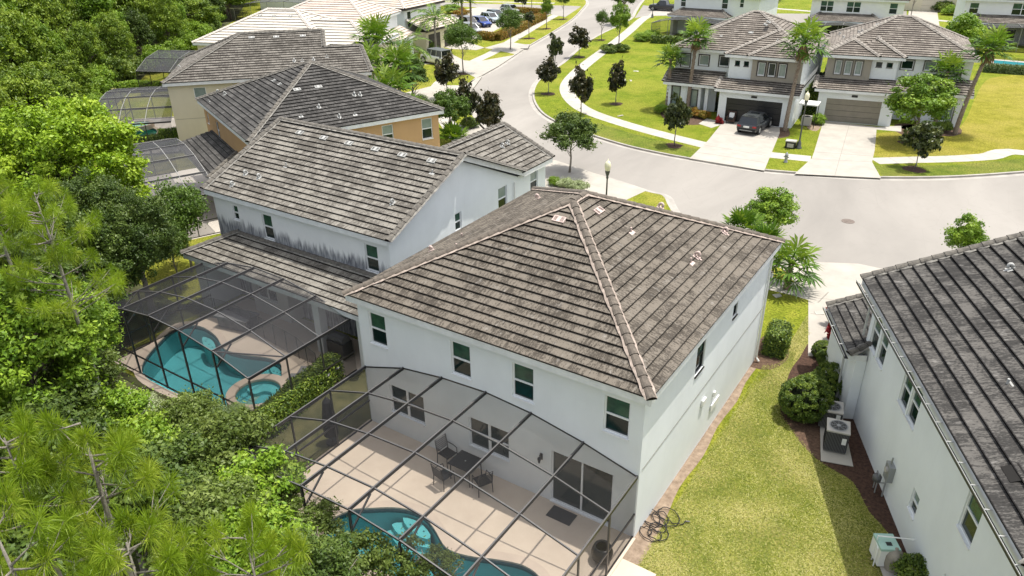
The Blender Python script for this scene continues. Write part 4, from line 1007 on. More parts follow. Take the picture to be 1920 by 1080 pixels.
# lanai roof along its rear
B.vol(-14.0, -13.3, 2.55, 4.4, 0, 2.7); B.vol(-5.6, -5.2, 2.5, 2.9, 0, 2.75); B.vol(-2.95, -2.45, 2.55, 4.4, 0, 2.7)
B.vol(-11.2, -8.6, 3.6, 4.4, 0, 2.75, [('S', -10.8, -9.4, .9, 2.1, 'twin', 'trim', 'glass')], m='lanaiw', part='bay_wall')
B.roof([[(-14.3,2.2,2.95),(-2.1,2.2,2.95),(-3.0,4.39,3.72),(-12.5,4.39,3.72)], [(-14.3,4.39,2.95),(-14.3,2.2,2.95),(-12.5,4.39,3.72)]], [((-14.3,2.2,2.97),(-12.5,4.39,3.74)), ((-2.1,2.2,2.97),(-3.0,4.39,3.74)), ((-12.3,4.3,3.66),(-3.1,4.3,3.66))], fascia=[((-14.3,2.2,2.95),(-2.1,2.2,2.95))])
B.finish()
nS2 = Vector((0, -.389, .921)); e = (0, 4.1, 5.7)
for p in ((563,250),(608,260),(655,270),(705,281),(755,292),(810,303)): rv(B, p, e, nS2, 'slot', 'ventw', .95)
for p, k in (((437,348),'goose'),((462,327),'goose'),((487,334),'goose'),((537,312),'pipe'),((737,382),'goose'),((811,325),'pipe')): rv(B, p, e, nS2, k, 'ventw', 1.05)
nE2 = Vector((.4, 0, .916))
for p in ((941,276),(951,270)): rv(B, p, (-2.1,15,5.7), nE2, 'goose', 'ventw', 1.)
mb = MB(); mb.tube([(-2.32,14.0,5.3),(-2.32,14.0,.2)], .04, 6); mb.build('downspout', M['wplastic'], B.t)
# C: tan house
C = House('tan stucco house with very dark charcoal hip roof', (-31.3,16.0,0), radians(-23.5), 'tC', 'capG', 'mortar2')
C.vol(.3, 13.0, .3, 12.9, 0, 5.47, [('S', 1.0, 1.45, 4.2, 4.95, 'sash', 'trim', 'blindp'), ('S', 3.6, 4.3, 3.6, 4.9, 'sash', 'trim', 'glass'), ('S', 11.9, 12.4, 3.7, 4.8), ('E', 4.0, 4.8, 4.0, 5.2, 'sash', 'trim', 'blindp'), ('E', 8.7, 9.5, 3.9, 5.3, 'sash', 'trim', 'blindp'), ('E', 11.7, 12.5, 3.85, 5.3, 'sash', 'trim', 'blindp')][:2]+[('E', 8.7, 9.5, 4.0, 5.25, 'sash', 'trim', 'blindp'), ('E', 11.6, 12.4, 3.85, 5.25, 'sash', 'trim', 'blindp')], m='tan')
C.hip(.3, 13.0, .3, 12.9, 5.7, .44, .3)
C.roof([[(10.3,-1.95,2.95),(10.3,-.0,2.95)] and [(.6,-2.05,2.95),(10.0,-2.05,2.95),(8.6,.29,3.85),(2.0,.29,3.85)], [(10.0,-2.05,2.95),(10.0,.29,2.95),(8.6,.29,3.85)]], [((10.0,-2.05,2.97),(8.6,.29,3.87))], fascia=[((.6,-2.05,2.95),(10.0,-2.05,2.95))])
C.finish()
nCS, nCE = Vector((0,-.403,.915)), Vector((.403,0,.915)); cS, cE = (0, 0, 5.7), (13.3, 0, 5.7)
for p in ((514,152),(525,159)): rv(C, p, cS, nCS, 'slot', 'ventw', .9)
for p, k in (((410,174),'goose'),((423,178),'goose'),((392,192),'pipe')): rv(C, p, cS, nCS, k, 'ventw', 1.)
for p in ((557,169),(597,164)): rv(C, p, cE, nCE, 'slot', 'ventw', 1.)
for p, k in (((598,202),'goose'),((636,220),'goose'),((664,179),'goose'),((675,179),'goose'),((666,216),'pipe'),((565,220),'pipe')): rv(C, p, cE, nCE, k, 'ventw', 1.1)
# D: cream house
D = House('cream house with long weathered grey hip roof behind the tan house', (-38.5,18.0,0), radians(46), 'tD', 'capG', 'mortar2')
D.vol(.3, 12.8, .3, 11.4, 0, 5.47, [('S', 2.2, 3.15, 4.3, 5.2, 'fixed', 'trim', 'blindp')], m='cream')
D.vol(12.8, 16.2, .3, 8.0, 0, 5.47, [], m='cream')
h_ = 5.85*.46; zr = 5.7+h_
D.roof([[(0,0,5.7),(12.8,0,5.7),(12.8,5.85,zr),(5.85,5.85,zr)], [(0,11.7,5.7),(0,0,5.7),(5.85,5.85,zr)], [(12.8,11.7,5.7),(0,11.7,5.7),(5.85,5.85,zr),(12.8,5.85,zr)],
        [(12.8,0,5.7),(16.5,0,5.7),(15.9,3.5,7.31),(12.8,3.5,7.31)], [(16.5,8.0,5.7),(12.8,8.0,5.7),(12.8,3.5,7.31),(15.9,3.5,7.31)], [(16.5,0,5.7),(16.5,8,5.7),(15.9,3.5,7.31)]],
       [((0,0,5.72),(5.85,5.85,zr)), ((0,11.7,5.72),(5.85,5.85,zr)), ((5.85,5.85,zr),(12.8,5.85,zr)), ((12.8,3.5,7.33),(12.8,5.85,zr)), ((12.8,3.5,7.31),(15.9,3.5,7.31)), ((16.5,0,5.72),(15.9,3.5,7.31))],
       fascia=[((0,0,5.7),(16.5,0,5.7)), ((0,11.7,5.7),(0,0,5.7))])
D.wb[('wall', 'cream')].face([(12.8,.3,5.47),(12.8,11.4,5.47),(12.8,5.85,8.1)])
D.finish()
mb = MB(); mb.box(.4, 12.6, .292, .3, 2.72, 2.74); mb.build('storey_seam', M['joint'], D.t)
nDS, nDW = Vector((0,-.418,.909)), Vector((-.418,0,.909))
for p in ((472,71),(518,70),(568,68)): rv(D, p, (0,0,5.7), nDS, 'slot', 'ventw', 1.)
for p, k in (((552,115),'goose'),((588,113),'goose'),((567,114),'pipe'),((613,107),'pipe')): rv(D, p, (0,0,5.7), nDS, k, 'ventw', 1.2)
rv(D, (337,127), (0,0,5.7), nDW, 'goose', 'ventw', 1.)
# E: white tiled house behind D
E_ = House('house with plain cream tiled hip roof behind the weathered grey roof', (-53.7,31.7,0), radians(20), 'tE', None, None, gap='gapw', wall='cream', far=True)
E_.cap = 'capW'; E_.mo = 'capW'
E_.vol(.3, 14.6, .3, 11.3, 0, 5.47); E_.hip(.3, 14.6, .3, 11.3, 5.7, .455, .3, cs=.5)
E_.vol(14.6, 19.0, 1.5, 8.5, 0, 5.47, [('S', 16.5, 17.6, 3.8, 5.1, 'fixed', 'trim', 'glass')]); 
E_.roof([[(14.9,1.2,5.7),(19.3,1.2,5.7),(15.6,5.0,7.45),(10,5.0,7.45)], [(19.3,1.2,5.7),(19.3,8.8,5.7),(15.6,5.0,7.45)], [(19.3,8.8,5.7),(14.9,8.8,5.7),(10,5.0,7.45),(15.6,5.0,7.45)]], [((19.3,1.2,5.72),(15.6,5.0,7.45)), ((10,5.0,7.45),(15.6,5.0,7.45))], cs=.5)
E_.finish()
for p in ((488,30),(514,31),(545,31)): rv(E_, p, (0,0,5.7), Vector((0,-.414,.91)), 'slot', 'ventw', 1.)
# F1, F2: blush tiled roofs further on
F1 = House('house with blush tiled hip roof left of the brown ridged grey house', (-60.8,47.7,0), radians(17), 'tF', 'capW', 'capW', gap='gapw', fascia='trim')
F1.vol(.3, 13.0, .3, 9.2, 0, 5.47, [('E', 3, 4.2, 3.8, 5.1, 'fixed', 'brown', 'glass')]); F1.hip(.3, 13.0, .3, 9.2, 5.7, .455, .4, cs=.5)
F1.vol(13.0, 14.9, 4.5, 9.5, 0, 2.7, [('E', 5.2, 8.6, .05, 2.2, 'garage', 'brown', 'gap')]); F1.roof([[(15.3,4.1,2.9),(15.3,9.9,2.9),(13.01,9.9,3.9),(13.01,4.1,3.9)]], [((15.3,4.1,2.92),(13.01,4.1,3.92))], cs=.5)
F1.finish()
F2 = House('pale grey house with brown fascia and striped tan roof beside the parked cars', (-61.8,61.9,0), radians(6.5), 'tF', 'capW', 'capW', gap='gap', fascia='brown')
F2.tile = 'tF2'; M['tF2'] = tile_mat('roof_tile_striped_tan', (.30,.25,.20), (.50,.43,.36), (.68,.60,.51), .3)
F2.vol(.3, 9.5, .3, 9.5, 0, 5.47, [('E', 1.0, 1.9, 3.2, 5.2, 'sash', 'trim', 'glass'), ('E', 7.5, 8.4, 3.2, 5.2, 'sash', 'trim', 'glass'), ('S', 7.0, 8.0, 3.4, 5.1, 'sash', 'trim', 'glass')]); F2.hip(.3, 9.5, .3, 9.5, 5.7, .45, .5, cs=.5)
F2.vol(9.5, 12.3, 1.0, 9.0, 0, 2.7, [('E', 1.6, 4.6, .05, 2.3, 'garage', 'brown', 'gap'), ('E', 5.6, 8.4, .05, 2.3, 'garage', 'brown', 'gap')], m='cream'); F2.roof([[(12.7,.6,2.95),(12.7,9.4,2.95),(9.51,9.4,4.2),(9.51,.6,4.2)]], [((12.7,.6,2.97),(9.51,.6,4.22))], cs=.5)
F2.finish()
# R: right hand house
R = House('white house with dark slate grey roof and black gutters at the right edge', (15.2,10.6,0), radians(-65.5), 'tR', 'capG', 'mortar2')
R.vol(0, 13.1, .55, 11.5, 0, 5.47, [('S', .35, 1.15, 3.3, 4.75), ('S', 1.35, 2.1, 3.3, 4.75), ('S', 4.0, 4.75, 3.35, 4.7), ('S', 4.85, 5.6, 3.35, 4.7), ('S', 6.7, 7.25, 1.2, 2.0, 'sash', 'trim', 'blindp'), ('S', 9.5, 10.35, 3.2, 4.6), ('S', 9.7, 10.5, .3, 1.6, 'fixed', 'trim', 'glass')])
R.wb[('wall', 'white')].face([(0,.55,5.4),(0,11.5,5.4),(0,6.0,7.6)])
sl_ = .40; zr = 5.7+6*.40
R.roof([[(-.25,0,5.7),(13.4,0,5.7),(7.4+0,6.0,zr),(-.25,6.0,zr)], [(13.4,12,5.7),(-.25,12,5.7),(-.25,6,zr),(7.4,6,zr)], [(13.4,0,5.7),(13.4,12,5.7),(7.4,6,zr)]],
       [((-.25,0,5.72),(-.25,6,zr+.02)), ((-.25,6,zr),(7.4,6,zr)), ((13.4,0,5.72),(7.4,6,zr))], fascia=[((-.25,0,5.7),(13.4,0,5.7)), ((13.4,0,5.7),(13.4,12,5.7))], cs=.42, rise=.085)
R.soffit(-.2, 13.35, .05, 11.9, 5.45)
R.vol(-3.0, .0, .15, 8, 0, 2.7); R.vol(0.0, .62, .15, .54, 0, 2.68, sides='SE')
R.roof([[(-3.2,-.15,2.95),(.66,-.15,2.95),(-.005,1.5,3.6),(-.005,3.2,4.25),(-3.2,3.2,4.25)]], [((.66,-.15,2.97),(.0,1.5,3.62)), ((-3.2,-.15,2.97),(-3.2,3.2,4.27))], fascia=[((-3.2,-.15,2.95),(.66,-.15,2.95)), ((.66,-.15,2.95),(.66,.5,2.95))])
R.vol(-4.6, -.0, 4.5, 8.5, 2.7, 4.3); R.roof([[(-4.9,4.2,4.5),(-.26,4.2,4.5),(-.26,6.5,5.4),(-4.9,6.5,5.4)], [(-.26,8.8,4.5),(-4.9,8.8,4.5),(-4.9,6.5,5.4),(-.26,6.5,5.4)]], [((-4.9,6.5,5.4),(-.3,6.5,5.4))])
R.finish()
M['gtrim'] = mat('gutter_trim_grey', (.42,.42,.41), .5)
gt = MB()      # gutter: black trough with white brackets
gt.box(-.3, 13.5, -.17, -.16, 5.50, 5.62); gt.box(-.3, 13.5, -.16, -.05, 5.49, 5.50); gt.box(-3.25, .66, -.30, -.29, 2.78, 2.88); gt.box(-3.25, .66, -.29, -.16, 2.77, 2.78)
gt.build('gutter', M['black'], R.t)
gt = MB(); gt.box(-.3, 13.5, -.182, -.172, 5.60, 5.632)
for i in range(17): x = .1+i*.82; gt.box(x-.012, x+.012, -.175, .0, 5.628, 5.642)
for x in (-2.9,-1.6,-.2): gt.box(x-.02, x+.02, -.30, -.12, 2.885, 2.905)
gt.box(-3.25, .66, -.315, -.302, 2.86, 2.90)
gt.tube([(-.12,.45,5.4),(-.12,.45,3.4)], .045, 8); gt.tube([(-.35,.0,2.7),(-.35,.08,.2)], .045, 6); gt.build('gutter_trim', M['gtrim'], R.t)
nR = Vector((0,-.371,.928))
for p, k in (((1895,507),'goose'),((1888,722),'pipe')): rv(R, p, (0,0,5.7), nR, k, 'ventw', 1.15)
mb = MB(); mb.obox(onroof(R, (1903,890), R.w(0,0,5.7), Vector((nR.y*-sin(R.rot), nR.y*cos(R.rot), nR.z)))+nR*.05, (.28,0,0), Vector((0,.928,.371))*.2, nR*.015); mb.build('patch_tile', M['tR'], R.roofo)
# S1, S2: two-tone houses across the street
def two_tone(label, loc, rot, sur, gm, mirror=False):
    H = House(label, loc, rot, 'tS', 'capG', 'mortar2', fascia='trim')
    return H
M['capS'] = mottled('cap_tile_pale', (.34,.31,.27), (.19,.17,.15), 5, .85)
S1 = House('white and taupe house with black window surrounds and black garage door', (-10.0,53.1,0), radians(5), 'tS', 'capS', 'capS', fascia='trim')
bk, gr_ = ('brown', .10), ('surround', .10); M['surround'] = mat('surround_grey', (.12,.115,.10), .7)
S1.vol(.3, 5.8, .3, 11.5, 0, 5.45, [('S', .9, 1.7, 3.95, 5.1, 'fixed', 'trim', 'blindp', 'glass', bk), ('S', 2.6, 3.5, 4.2, 5.1, 'fixed', 'trim', 'blindp', 'glass', bk), ('S', 4.5, 5.4, 4.25, 5.15, 'fixed', 'trim', 'glass', 'glass', bk)])
S1.vol(5.8, 7.9, -1.3, 11.5, 0, 5.45, [('S', 6.3, 6.75, 4.7, 5.15, 'fixed', 'brown', 'glass'), ('S', 7.1, 7.55, 4.7, 5.15, 'fixed', 'brown', 'glass')])
S1.vol(7.9, 12.2, -1.6, 11.5, 2.9, 5.45, [('S', 8.45, 9.05, 4.1, 5.2, 'fixed', 'trim', 'blindp', 'glass', bk), ('S', 9.35, 9.95, 4.1, 5.2, 'fixed', 'trim', 'glass', 'glass', bk), ('S', 10.25, 10.85, 4.1, 5.2, 'fixed', 'trim', 'blindp', 'glass', bk)], m='taupe', sm={'E': 'white', 'N': 'white'}, part='taupe_wall')
S1.vol(5.6, 12.2, -2.9, 11.5, 0, 2.75, [('S', 6.3, 11.2, .02, 2.15, 'garage', 'black', 'gap')], part='garage_wall')
S1.vol(.2, 3.5, -1.4, .3, 0, 2.6, [('S', .7, 1.5, .6, 2.4, 'fixed', 'brown', 'blindp', 'glass', ('brown', .06)), ('S', 2.55, 3.2, .6, 2.2, 'fixed', 'brown', 'blindp', 'glass', ('brown', .06))], part='porch_wall')
S1.vol(3.9, 4.2, -1.4, -1.1, 0, 2.6, part='porch_column')
S1.vol(3.5, 5.7, .0, .29, 0, 2.6, [('S', 4.6, 5.5, .05, 2.3, 'fixed', 'brown', 'glass', 'glass', None, 'door')], part='entry_wall', sides='S')
S1.hip(.3, 12.2, .3, 11.5, 5.7, .46, .4)
z6 = lambda y: 5.7+(y)*.46
S1.roof([[(5.4,-1.7,5.7),(12.6,-1.7,5.7),(9.0,1.9,7.36)], [(5.4,-.1,5.7),(5.4,-1.7,5.7),(9,1.9,7.36),(9,3.5,7.36)], [(12.6,-1.7,5.7),(12.6,-.1,5.7),(9,3.5,7.36),(9,1.9,7.36)],
         [(7.5,-2.0,5.74),(12.65,-2.0,5.74),(10.05,.55,6.91)], [(12.65,-2.0,5.74),(12.65,1.0,5.74),(10.05,3.2,6.91),(10.05,.55,6.91)], [(7.5,1.,5.74),(7.5,-2.,5.74),(10.05,.55,6.91),(10.05,3.2,6.91)]],
        [((5.4,-1.7,5.72),(9.0,1.9,7.38)), ((9,1.9,7.36),(9,3.5,7.38)), ((7.5,-2.0,5.76),(10.05,.55,6.93)), ((12.65,-2.0,5.76),(10.05,.55,6.93))], fascia=[((5.4,-1.7,5.7),(7.6,-1.7,5.7)), ((7.5,-2.0,5.74),(12.6,-2.0,5.74)), ((12.6,-2,5.74),(12.6,2,5.74)), ((5.4,.3,5.7),(5.4,-1.7,5.7))])
S1.roof([[(-.1,-1.8,2.8),(5.3,-1.8,2.8),(5.3,.29,3.75),(-.1,.29,3.75)], [(5.2,-3.3,2.95),(12.6,-3.3,2.95),(12.6,-1.61,3.6),(5.2,-1.61,3.6)]], [((-.1,-1.8,2.82),(-.1,.29,3.77)), ((5.25,-3.3,2.97),(5.25,-1.6,3.62))], fm=None)
mb = MB(); mb.face([(7.9,-1.305,3.55),(5.8,-1.305,3.55),(5.3,-1.6,3.6),(5.2,.29,3.75)]); mb.box(.3,12.2,-1.0,-.7,5.40,5.46) if False else None
S1.finish()
mb = MB(); mb.box(.3, 5.8, .27, .299, 5.38, 5.45); mb.box(5.8, 7.9, -1.33, -1.301, 5.38, 5.45); mb.box(7.9, 12.2, -1.63, -1.601, 5.38, 5.45); mb.box(5.6, 12.2, -2.93, -2.901, 2.62, 2.68); mb.box(.2, 5.5, -1.43, -1.401, 2.48, 2.56); mb.build('frieze', M['brown'], S1.t)
nn_ = Vector((0,-.418,.909))
for p, k in (((1408,62),'slot'),): rv(S1, p, (0,-.1,5.7), nn_, k, 'ventw', .9)
rv(S1, (1352,68), (0,-.1,5.7), nn_, 'pipe'); nE_ = Vector((.418,0,.909)); rv(S1, (1440,42), (12.6,0,5.7), nE_, 'slot', 'ventw', 1.4); rv(S1, (1435,47), (12.6,0,5.7), nE_, 'slot', 'ventw', 1.2)
for p in ((1458,78),): rv(S1, p, (0,-2.0,5.74), nn_, 'goose', 'ventw', 1.)
S2 = House('white and taupe house with grey window surrounds and taupe garage door', (3.3,56.1,0), radians(10.5), 'tS', 'capS', 'capS', fascia='trim')
S2.vol(0.2, 3.9, .3, 11.5, 2.8, 5.45, [('S', .95, 1.45, 4.05, 5.2, 'fixed', 'trim', 'blindp', 'glass', gr_), ('S', 1.75, 2.3, 4.05, 5.2, 'fixed', 'trim', 'blindp', 'glass', gr_), ('S', 2.6, 3.15, 4.05, 5.2, 'fixed', 'trim', 'blindp', 'glass', gr_)], m='taupe', sm={'W': 'white', 'N': 'white'}, part='taupe_wall')
S2.vol(3.9, 6.0, .6, 11.5, 2.8, 5.45, [('S', 4.25, 4.75, 4.75, 5.2, 'fixed', 'surround', 'glass'), ('S', 5.1, 5.6, 4.75, 5.2, 'fixed', 'surround', 'glass')])
S2.vol(6.0, 11.9, 1.9, 12.5, 0, 5.45, [('S', 6.35, 7.3, 4.5, 5.25, 'fixed', 'trim', 'glass', 'glass', gr_), ('S', 8.2, 9.1, 4.5, 5.25, 'fixed', 'trim', 'blindp', 'glass', gr_), ('S', 10.2, 11.1, 3.9, 5.3, 'fixed', 'trim', 'blindp', 'glass', gr_)])
S2.vol(.0, 6.3, -1.0, 11.5, 0, 2.75, [('S', .75, 5.3, .02, 2.1, 'garage', 'garaget', 'joint')], part='garage_wall'); 
S2.vol(8.6, 11.9, .6, 1.9, 0, 2.6, [('S', 10.1, 11.1, .5, 2.3, 'fixed', 'trim', 'blindp', 'glass', gr_)], part='porch_wall')
F_, L_ = hip_planes(-.1, 12.3, 1.5, 12.6, 5.7, .46); S2.roof(F_[:1]+F_[1:], L_, fascia=[((6.0,1.5,5.7),(12.3,1.5,5.7)), ((12.3,1.5,5.7),(12.3,12.6,5.7)), ((-.1,12.6,5.7),(-.1,1.5,5.7))])
S2.roof([[(-.2,-.1,5.72),(4.4,-.1,5.72),(2.1,2.2,6.78)], [(-.2,5,5.72),(-.2,-.1,5.72),(2.1,2.2,6.78),(2.1,3.85,6.78)], [(4.4,-.1,5.72),(4.4,1.5,5.72),(2.1,3.85,6.78),(2.1,2.2,6.78)],
         [(1.8,.15,5.7),(6.5,.15,5.7),(4.15,2.5,6.79)], [(6.5,.15,5.7),(6.5,1.5,5.7),(4.15,3.87,6.79),(4.15,2.5,6.79)], [(1.8,1.5,5.7),(1.8,.15,5.7),(4.15,2.5,6.79),(4.15,3.87,6.79)]],
        [((-.2,-.1,5.74),(2.1,2.2,6.8)), ((4.4,-.1,5.74),(2.1,2.2,6.8)), ((6.5,.15,5.72),(4.15,2.5,6.81)), ((2.1,2.2,6.78),(2.1,3.85,6.8)), ((4.15,2.5,6.79),(4.15,3.87,6.81))], fascia=[((-.2,-.1,5.72),(4.4,-.1,5.72)), ((4.4,.15,5.7),(6.5,.15,5.7)), ((6.5,.15,5.7),(6.5,1.5,5.7)), ((-.2,1.5,5.72),(-.2,-.1,5.72))])
S2.roof([[(-.4,-1.4,2.95),(6.6,-1.4,2.95),(6.6,.59,3.7),(-.4,.59,3.7)], [(6.6,.0,2.95),(12.3,.0,2.95),(12.3,1.89,3.85),(6.6,1.89,3.85)]], [((-.4,-1.4,2.97),(-.4,.59,3.72))])
S2.finish()
mb = MB(); mb.box(3.95, 6.0, .57, .599, 5.38, 5.45); mb.box(6.05, 11.9, 1.87, 1.899, 5.38, 5.45); mb.box(0, 6.3, -1.03, -1.001, 2.62, 2.68); mb.build('frieze', M['brown'], S2.t)
for p in ((1575,65),(1582,72)): rv(S2, p, (-.1,1.5,5.7), Vector((-.418,0,.909)), 'goose', 'ventw', 1.)
for p in ((1611,62),(1617,60)): rv(S2, p, (-.1,1.5,5.7), Vector((-.418,0,.909)), 'goose', 'ventw', 1.)
rv(S2, (1647,46), (-.1,1.5,5.7), Vector((-.418,0,.909)), 'slot', 'ventw', 1.6); rv(S2, (1740,48), (12.3,1.5,5.7), Vector((.418,0,.909)), 'slot', 'ventw', 1.6)
# T1..T3: the row behind, backs towards us
def back_house(label, loc, rot, wd, wins, stain='stainT', lan=None, dep=11):
    H = House(label, loc, rot, 'tS', 'capG', 'mortar2', fascia='trim'); H.vol(0, wd, 0, dep, 0, 5.47, wins, sm={'S': stain})
    H.hip(0, wd, 0, dep, 5.7, .45, .4)
    if lan:
        a, b, o = lan; H.vol(a+.4, a+.8, -o+.4, -.01, 0, 2.7, m='lanaiw', part='lanai_pier', sides='SEW'); H.vol(b-.8, b-.4, -o+.4, -.01, 0, 2.7, m='lanaiw', part='lanai_pier', sides='SEW')
        H.roof([[(a,-o,2.95),(b,-o,2.95),(b-1.6,-.01,3.75),(a+1.6,-.01,3.75)], [(a,-.01,2.95),(a,-o,2.95),(a+1.6,-.01,3.75)], [(b,-o,2.95),(b,-.01,2.95),(b-1.6,-.01,3.75)]], [((a,-o,2.97),(a+1.6,-.01,3.77)), ((b,-o,2.97),(b-1.6,-.01,3.77))])
    return H.finish()
T1 = back_house('white house back wall behind a screened lanai, far left of the rear row', (*g(1262,34,2.2)[:2],0), radians(2), 12.6, [('S', 1.0, 1.8, 3.9, 5.3), ('S', 7.2, 8.1, 3.9, 5.4), ('S', 9.8, 10.4, 4.2, 5.4), ('S', 2.2, 3.6, .1, 2.2, 'slider', 'trim', 'glass'), ('S', 5.5, 8.0, .1, 2.2, 'slider', 'trim', 'glass')], 'white', (0.0, 9.0, 2.4))
T2 = back_house('white house with grey algae stains below its upper windows, middle of the rear row', (*g(1516,44,2.2)[:2],0), radians(8), 11.8, [('S', 1.2, 2.9, 3.9, 5.3, 'twin'), ('S', 4.6, 6.4, 3.9, 5.3, 'twin'), ('S', 10, 11, 3.9, 5.3), ('S', 2.5, 5.5, .1, 2.2, 'slider', 'trim', 'glass')], 'stainT', (-.2, 9.6, 2.2))
T3 = back_house('white house with wide twin windows above a screened pool, far right of the rear row', (*g(1800,48,2.2)[:2],0), radians(10), 13, [('S', .6, 1.7, 3.8, 5.2), ('S', 5.6, 7.8, 3.8, 5.3, 'twin'), ('S', 4.5, 6.8, .5, 2.0, 'twin', 'trim', 'glass')], 'stainT', (0.2, 13.5, 2.0))
T4 = House('cream garage front of the house at the top of the far driveway', tuple(g(1722,20,0)), radians(5), 'tS', 'capG', 'mortar2', wall='cream')
T4.vol(-4, 6.4, 0, 8, 0, 5.4, [('S', .3, 4.9, .05, 3.4, 'garage', 'creamg', 'joint')]); T4.hip(-4, 6.4, 0, 8, 5.7, .45, .4); T4.finish()
# ---------------------------------------------------------------- pool cages
cage('large dark arched pool cage behind the near brown roofed house', (0,0,0), 0, [.04,2.0,3.8,5.7,7.5,9.45,11.34], [2.55,3.18,3.42,3.52,3.38,3.02,2.52], 6.5, [-1.85,-3.7,-5.5], 'screen')
cage('large dark arched pool cage over the blue pool with round spa', (0,2.3,0), 0, [-12.8,-10.85,-8.9,-6.95,-4.95,-3.0], [2.75,3.25,3.5,3.45,3.15,2.6], 5.3, [-1.75,-3.5], 'screen2', rail=(1.0,))
cage('arched pool cage behind the tan house', (-31.3,16.0,0), radians(-23.5), [-2.2,.7,3.6,6.5,9.4,12.0], [2.6,3.3,3.6,3.55,3.2,2.6], 6.2, [-3.6], 'screen3', top='glint', y0=-2.0) if 'glint' in M else None
cage('arched pool cage over the green pool behind the cream house', (*loc2(D0, D_, 0, 12.6),0), radians(-44), [0,2.1,4.2,6.3,8.4,10.5,12.4], [2.6,3.3,3.8,4.0,3.9,3.4,2.6], 6.0, [-2.0,-4.0], 'screen3', top='glint', brace=False)
eo = loc2((-53.7,31.7), radians(20), 0, 11.5)
cage('arched pool cage against the wood, farthest of the left side cages', (*loc2((-53.7,31.7), radians(20), -.2, 9.0),0), radians(-68), [0,2.3,4.6,6.9,9.0], [2.6,3.6,4.0,3.6,2.6], 7.5, [-3.6], 'screen3', top='glint', brace=False)
cage('low screened lanai on the back of the far left white house', tuple(T1.w(-1.0,-2.4)), radians(2), [0,2.5,5,7.5,9.6], [2.2,2.75,2.9,2.75,2.6], 3.6, [], 'screen3', top='glint', brace=False)
cage('low screened lanai on the stained white house', tuple(T2.w(.2,-2.2)), radians(8), [0,2.3,4.6,6.9,9.2], [2.2,2.7,2.85,2.7,2.5], 2.8, [], 'screen3', top='glint', brace=False)
cage('screened lanai with pool on the far right white house', tuple(T3.w(.4,-2.0)), radians(10), [0,3,6,9,12.5], [2.3,2.9,3.0,2.9,2.6], 4.0, [], 'screen3', top='glint', brace=False)
cage('far screened lanai seen above the cream tiled roof', (*g(470,30,0)[:2],0), radians(30), [0,3,6,9,12,15], [2.3,3.0,3.2,3.2,3.0,2.6], 7, [-3.5], 'screen3', top='glint', brace=False)
F3 = House('pale house behind the far screened lanai', (*g(486,20,0)[:2],0), radians(30), 'tS', 'capG', 'mortar2'); F3.vol(0, 16, 1, 9, 0, 3.2); F3.hip(0, 16, 1, 9, 3.4, .4, .4); F3.finish()
# ---------------------------------------------------------------- pools
def gw(*p): return [tuple(g(a, b)[:2]) for a, b in p]
pool('curving blue pool under the near cage, partly behind tree branches', POOLA, steps=[
    (smooth(gw((715,968),(748,958),(770,960),(775,978),(795,1000),(810,1005),(805,1010),(770,1008),(745,995),(730,975)), 2), -.75),
    (smooth(gw((732,962),(752,958),(772,962),(785,985),(806,1002),(800,1005),(770,998),(750,985)), 2), -.52),
    (smooth(gw((754,958),(775,962),(792,972),(806,990),(800,998),(778,990),(762,975)), 2), -.30)], group=None)
pool('lagoon shaped blue pool under the second cage, beside a round spa', POOLB, steps=[
    (smooth(gw((473,685),(485,675),(500,673),(529,694),(524,715),(500,712),(482,700)), 2), -.72),
    (smooth(gw((488,676),(500,673),(520,679),(529,694),(525,706),(505,703),(493,690)), 2), -.5),
    (smooth(gw((502,674),(520,679),(529,692),(526,699),(512,695)), 2), -.30),
    (smooth(gw((378,620),(395,626),(402,640),(398,646),(385,642),(377,630)), 3), -.35)])
pool('small blue pool in the tan house cage, mostly behind branches', POOLC, step_dots=False)
pool('pale green pool with raised spa under the cage of the cream house', POOLD, pl='plasterg', step_dots=False)
c = g(487, 750)
t = thing('spa', 'round raised spa with cream rim at the corner of the blue pool', 'spa', c)
mb = MB(); mb.lathe([(1.28,0),(1.28,.42),(1.27,.45),(.92,.45),(.90,.42),(.90,.30)], n=40); mb.build('rim', M['coping'], t, False)
mb = MB(); mb.lathe([(.90,.32),(.90,.04),(.0005,.04)], n=40); mb.build('basin', M['plaster'], t)
mb = MB(); q = smooth([(-.85,.1),(-.5,.75),(.3,.85),(.8,.35),(.55,.2),(.25,.45),(-.1,.35),(-.3,.0)], 4); mb.poly(q, .2); mb.skirt(ccw(q), .04, .2); mb.build('bench', M['plasterl'], t)
mb = MB(); mb.poly(circ((0,0), .90, 40), .34); mb.build('water', M['water'], t)
c = g(262, 240); t = thing('spa', 'small raised spa at the far side of the pale green pool', 'spa', c)
mb = MB(); mb.lathe([(1.3,0),(1.3,.4),(1.0,.4),(1.0,.2)], n=28); mb.build('rim', M['coping'], t); mb = MB(); mb.poly(circ((0,0), 1.0), .3); mb.build('water', M['plasterg'], t)
# T3's pool strip
t = thing('swimming_pool', 'strip of turquoise pool beyond a low fence at the right edge', 'swimming pool', g(1895,119)); c = g(1895,119)
mb = MB(); q = [(p[0]-c.x, p[1]-c.y) for p in gw((1862,114),(1975,124),(1975,131),(1864,120))]; mb.prism(ccw(q), .0, .10, 0, 1); mb.build('water', [mat('far_pool_water', (.06,.40,.45), .15), M['coping']], t)
mb = MB(); q2 = [(p[0]-c.x, p[1]-c.y) for p in gw((1858,111),(1975,120),(1975,135),(1860,123))]; mb.prism(ccw(q2), -.02, .05); mb.build('coping', M['deckw'], t)
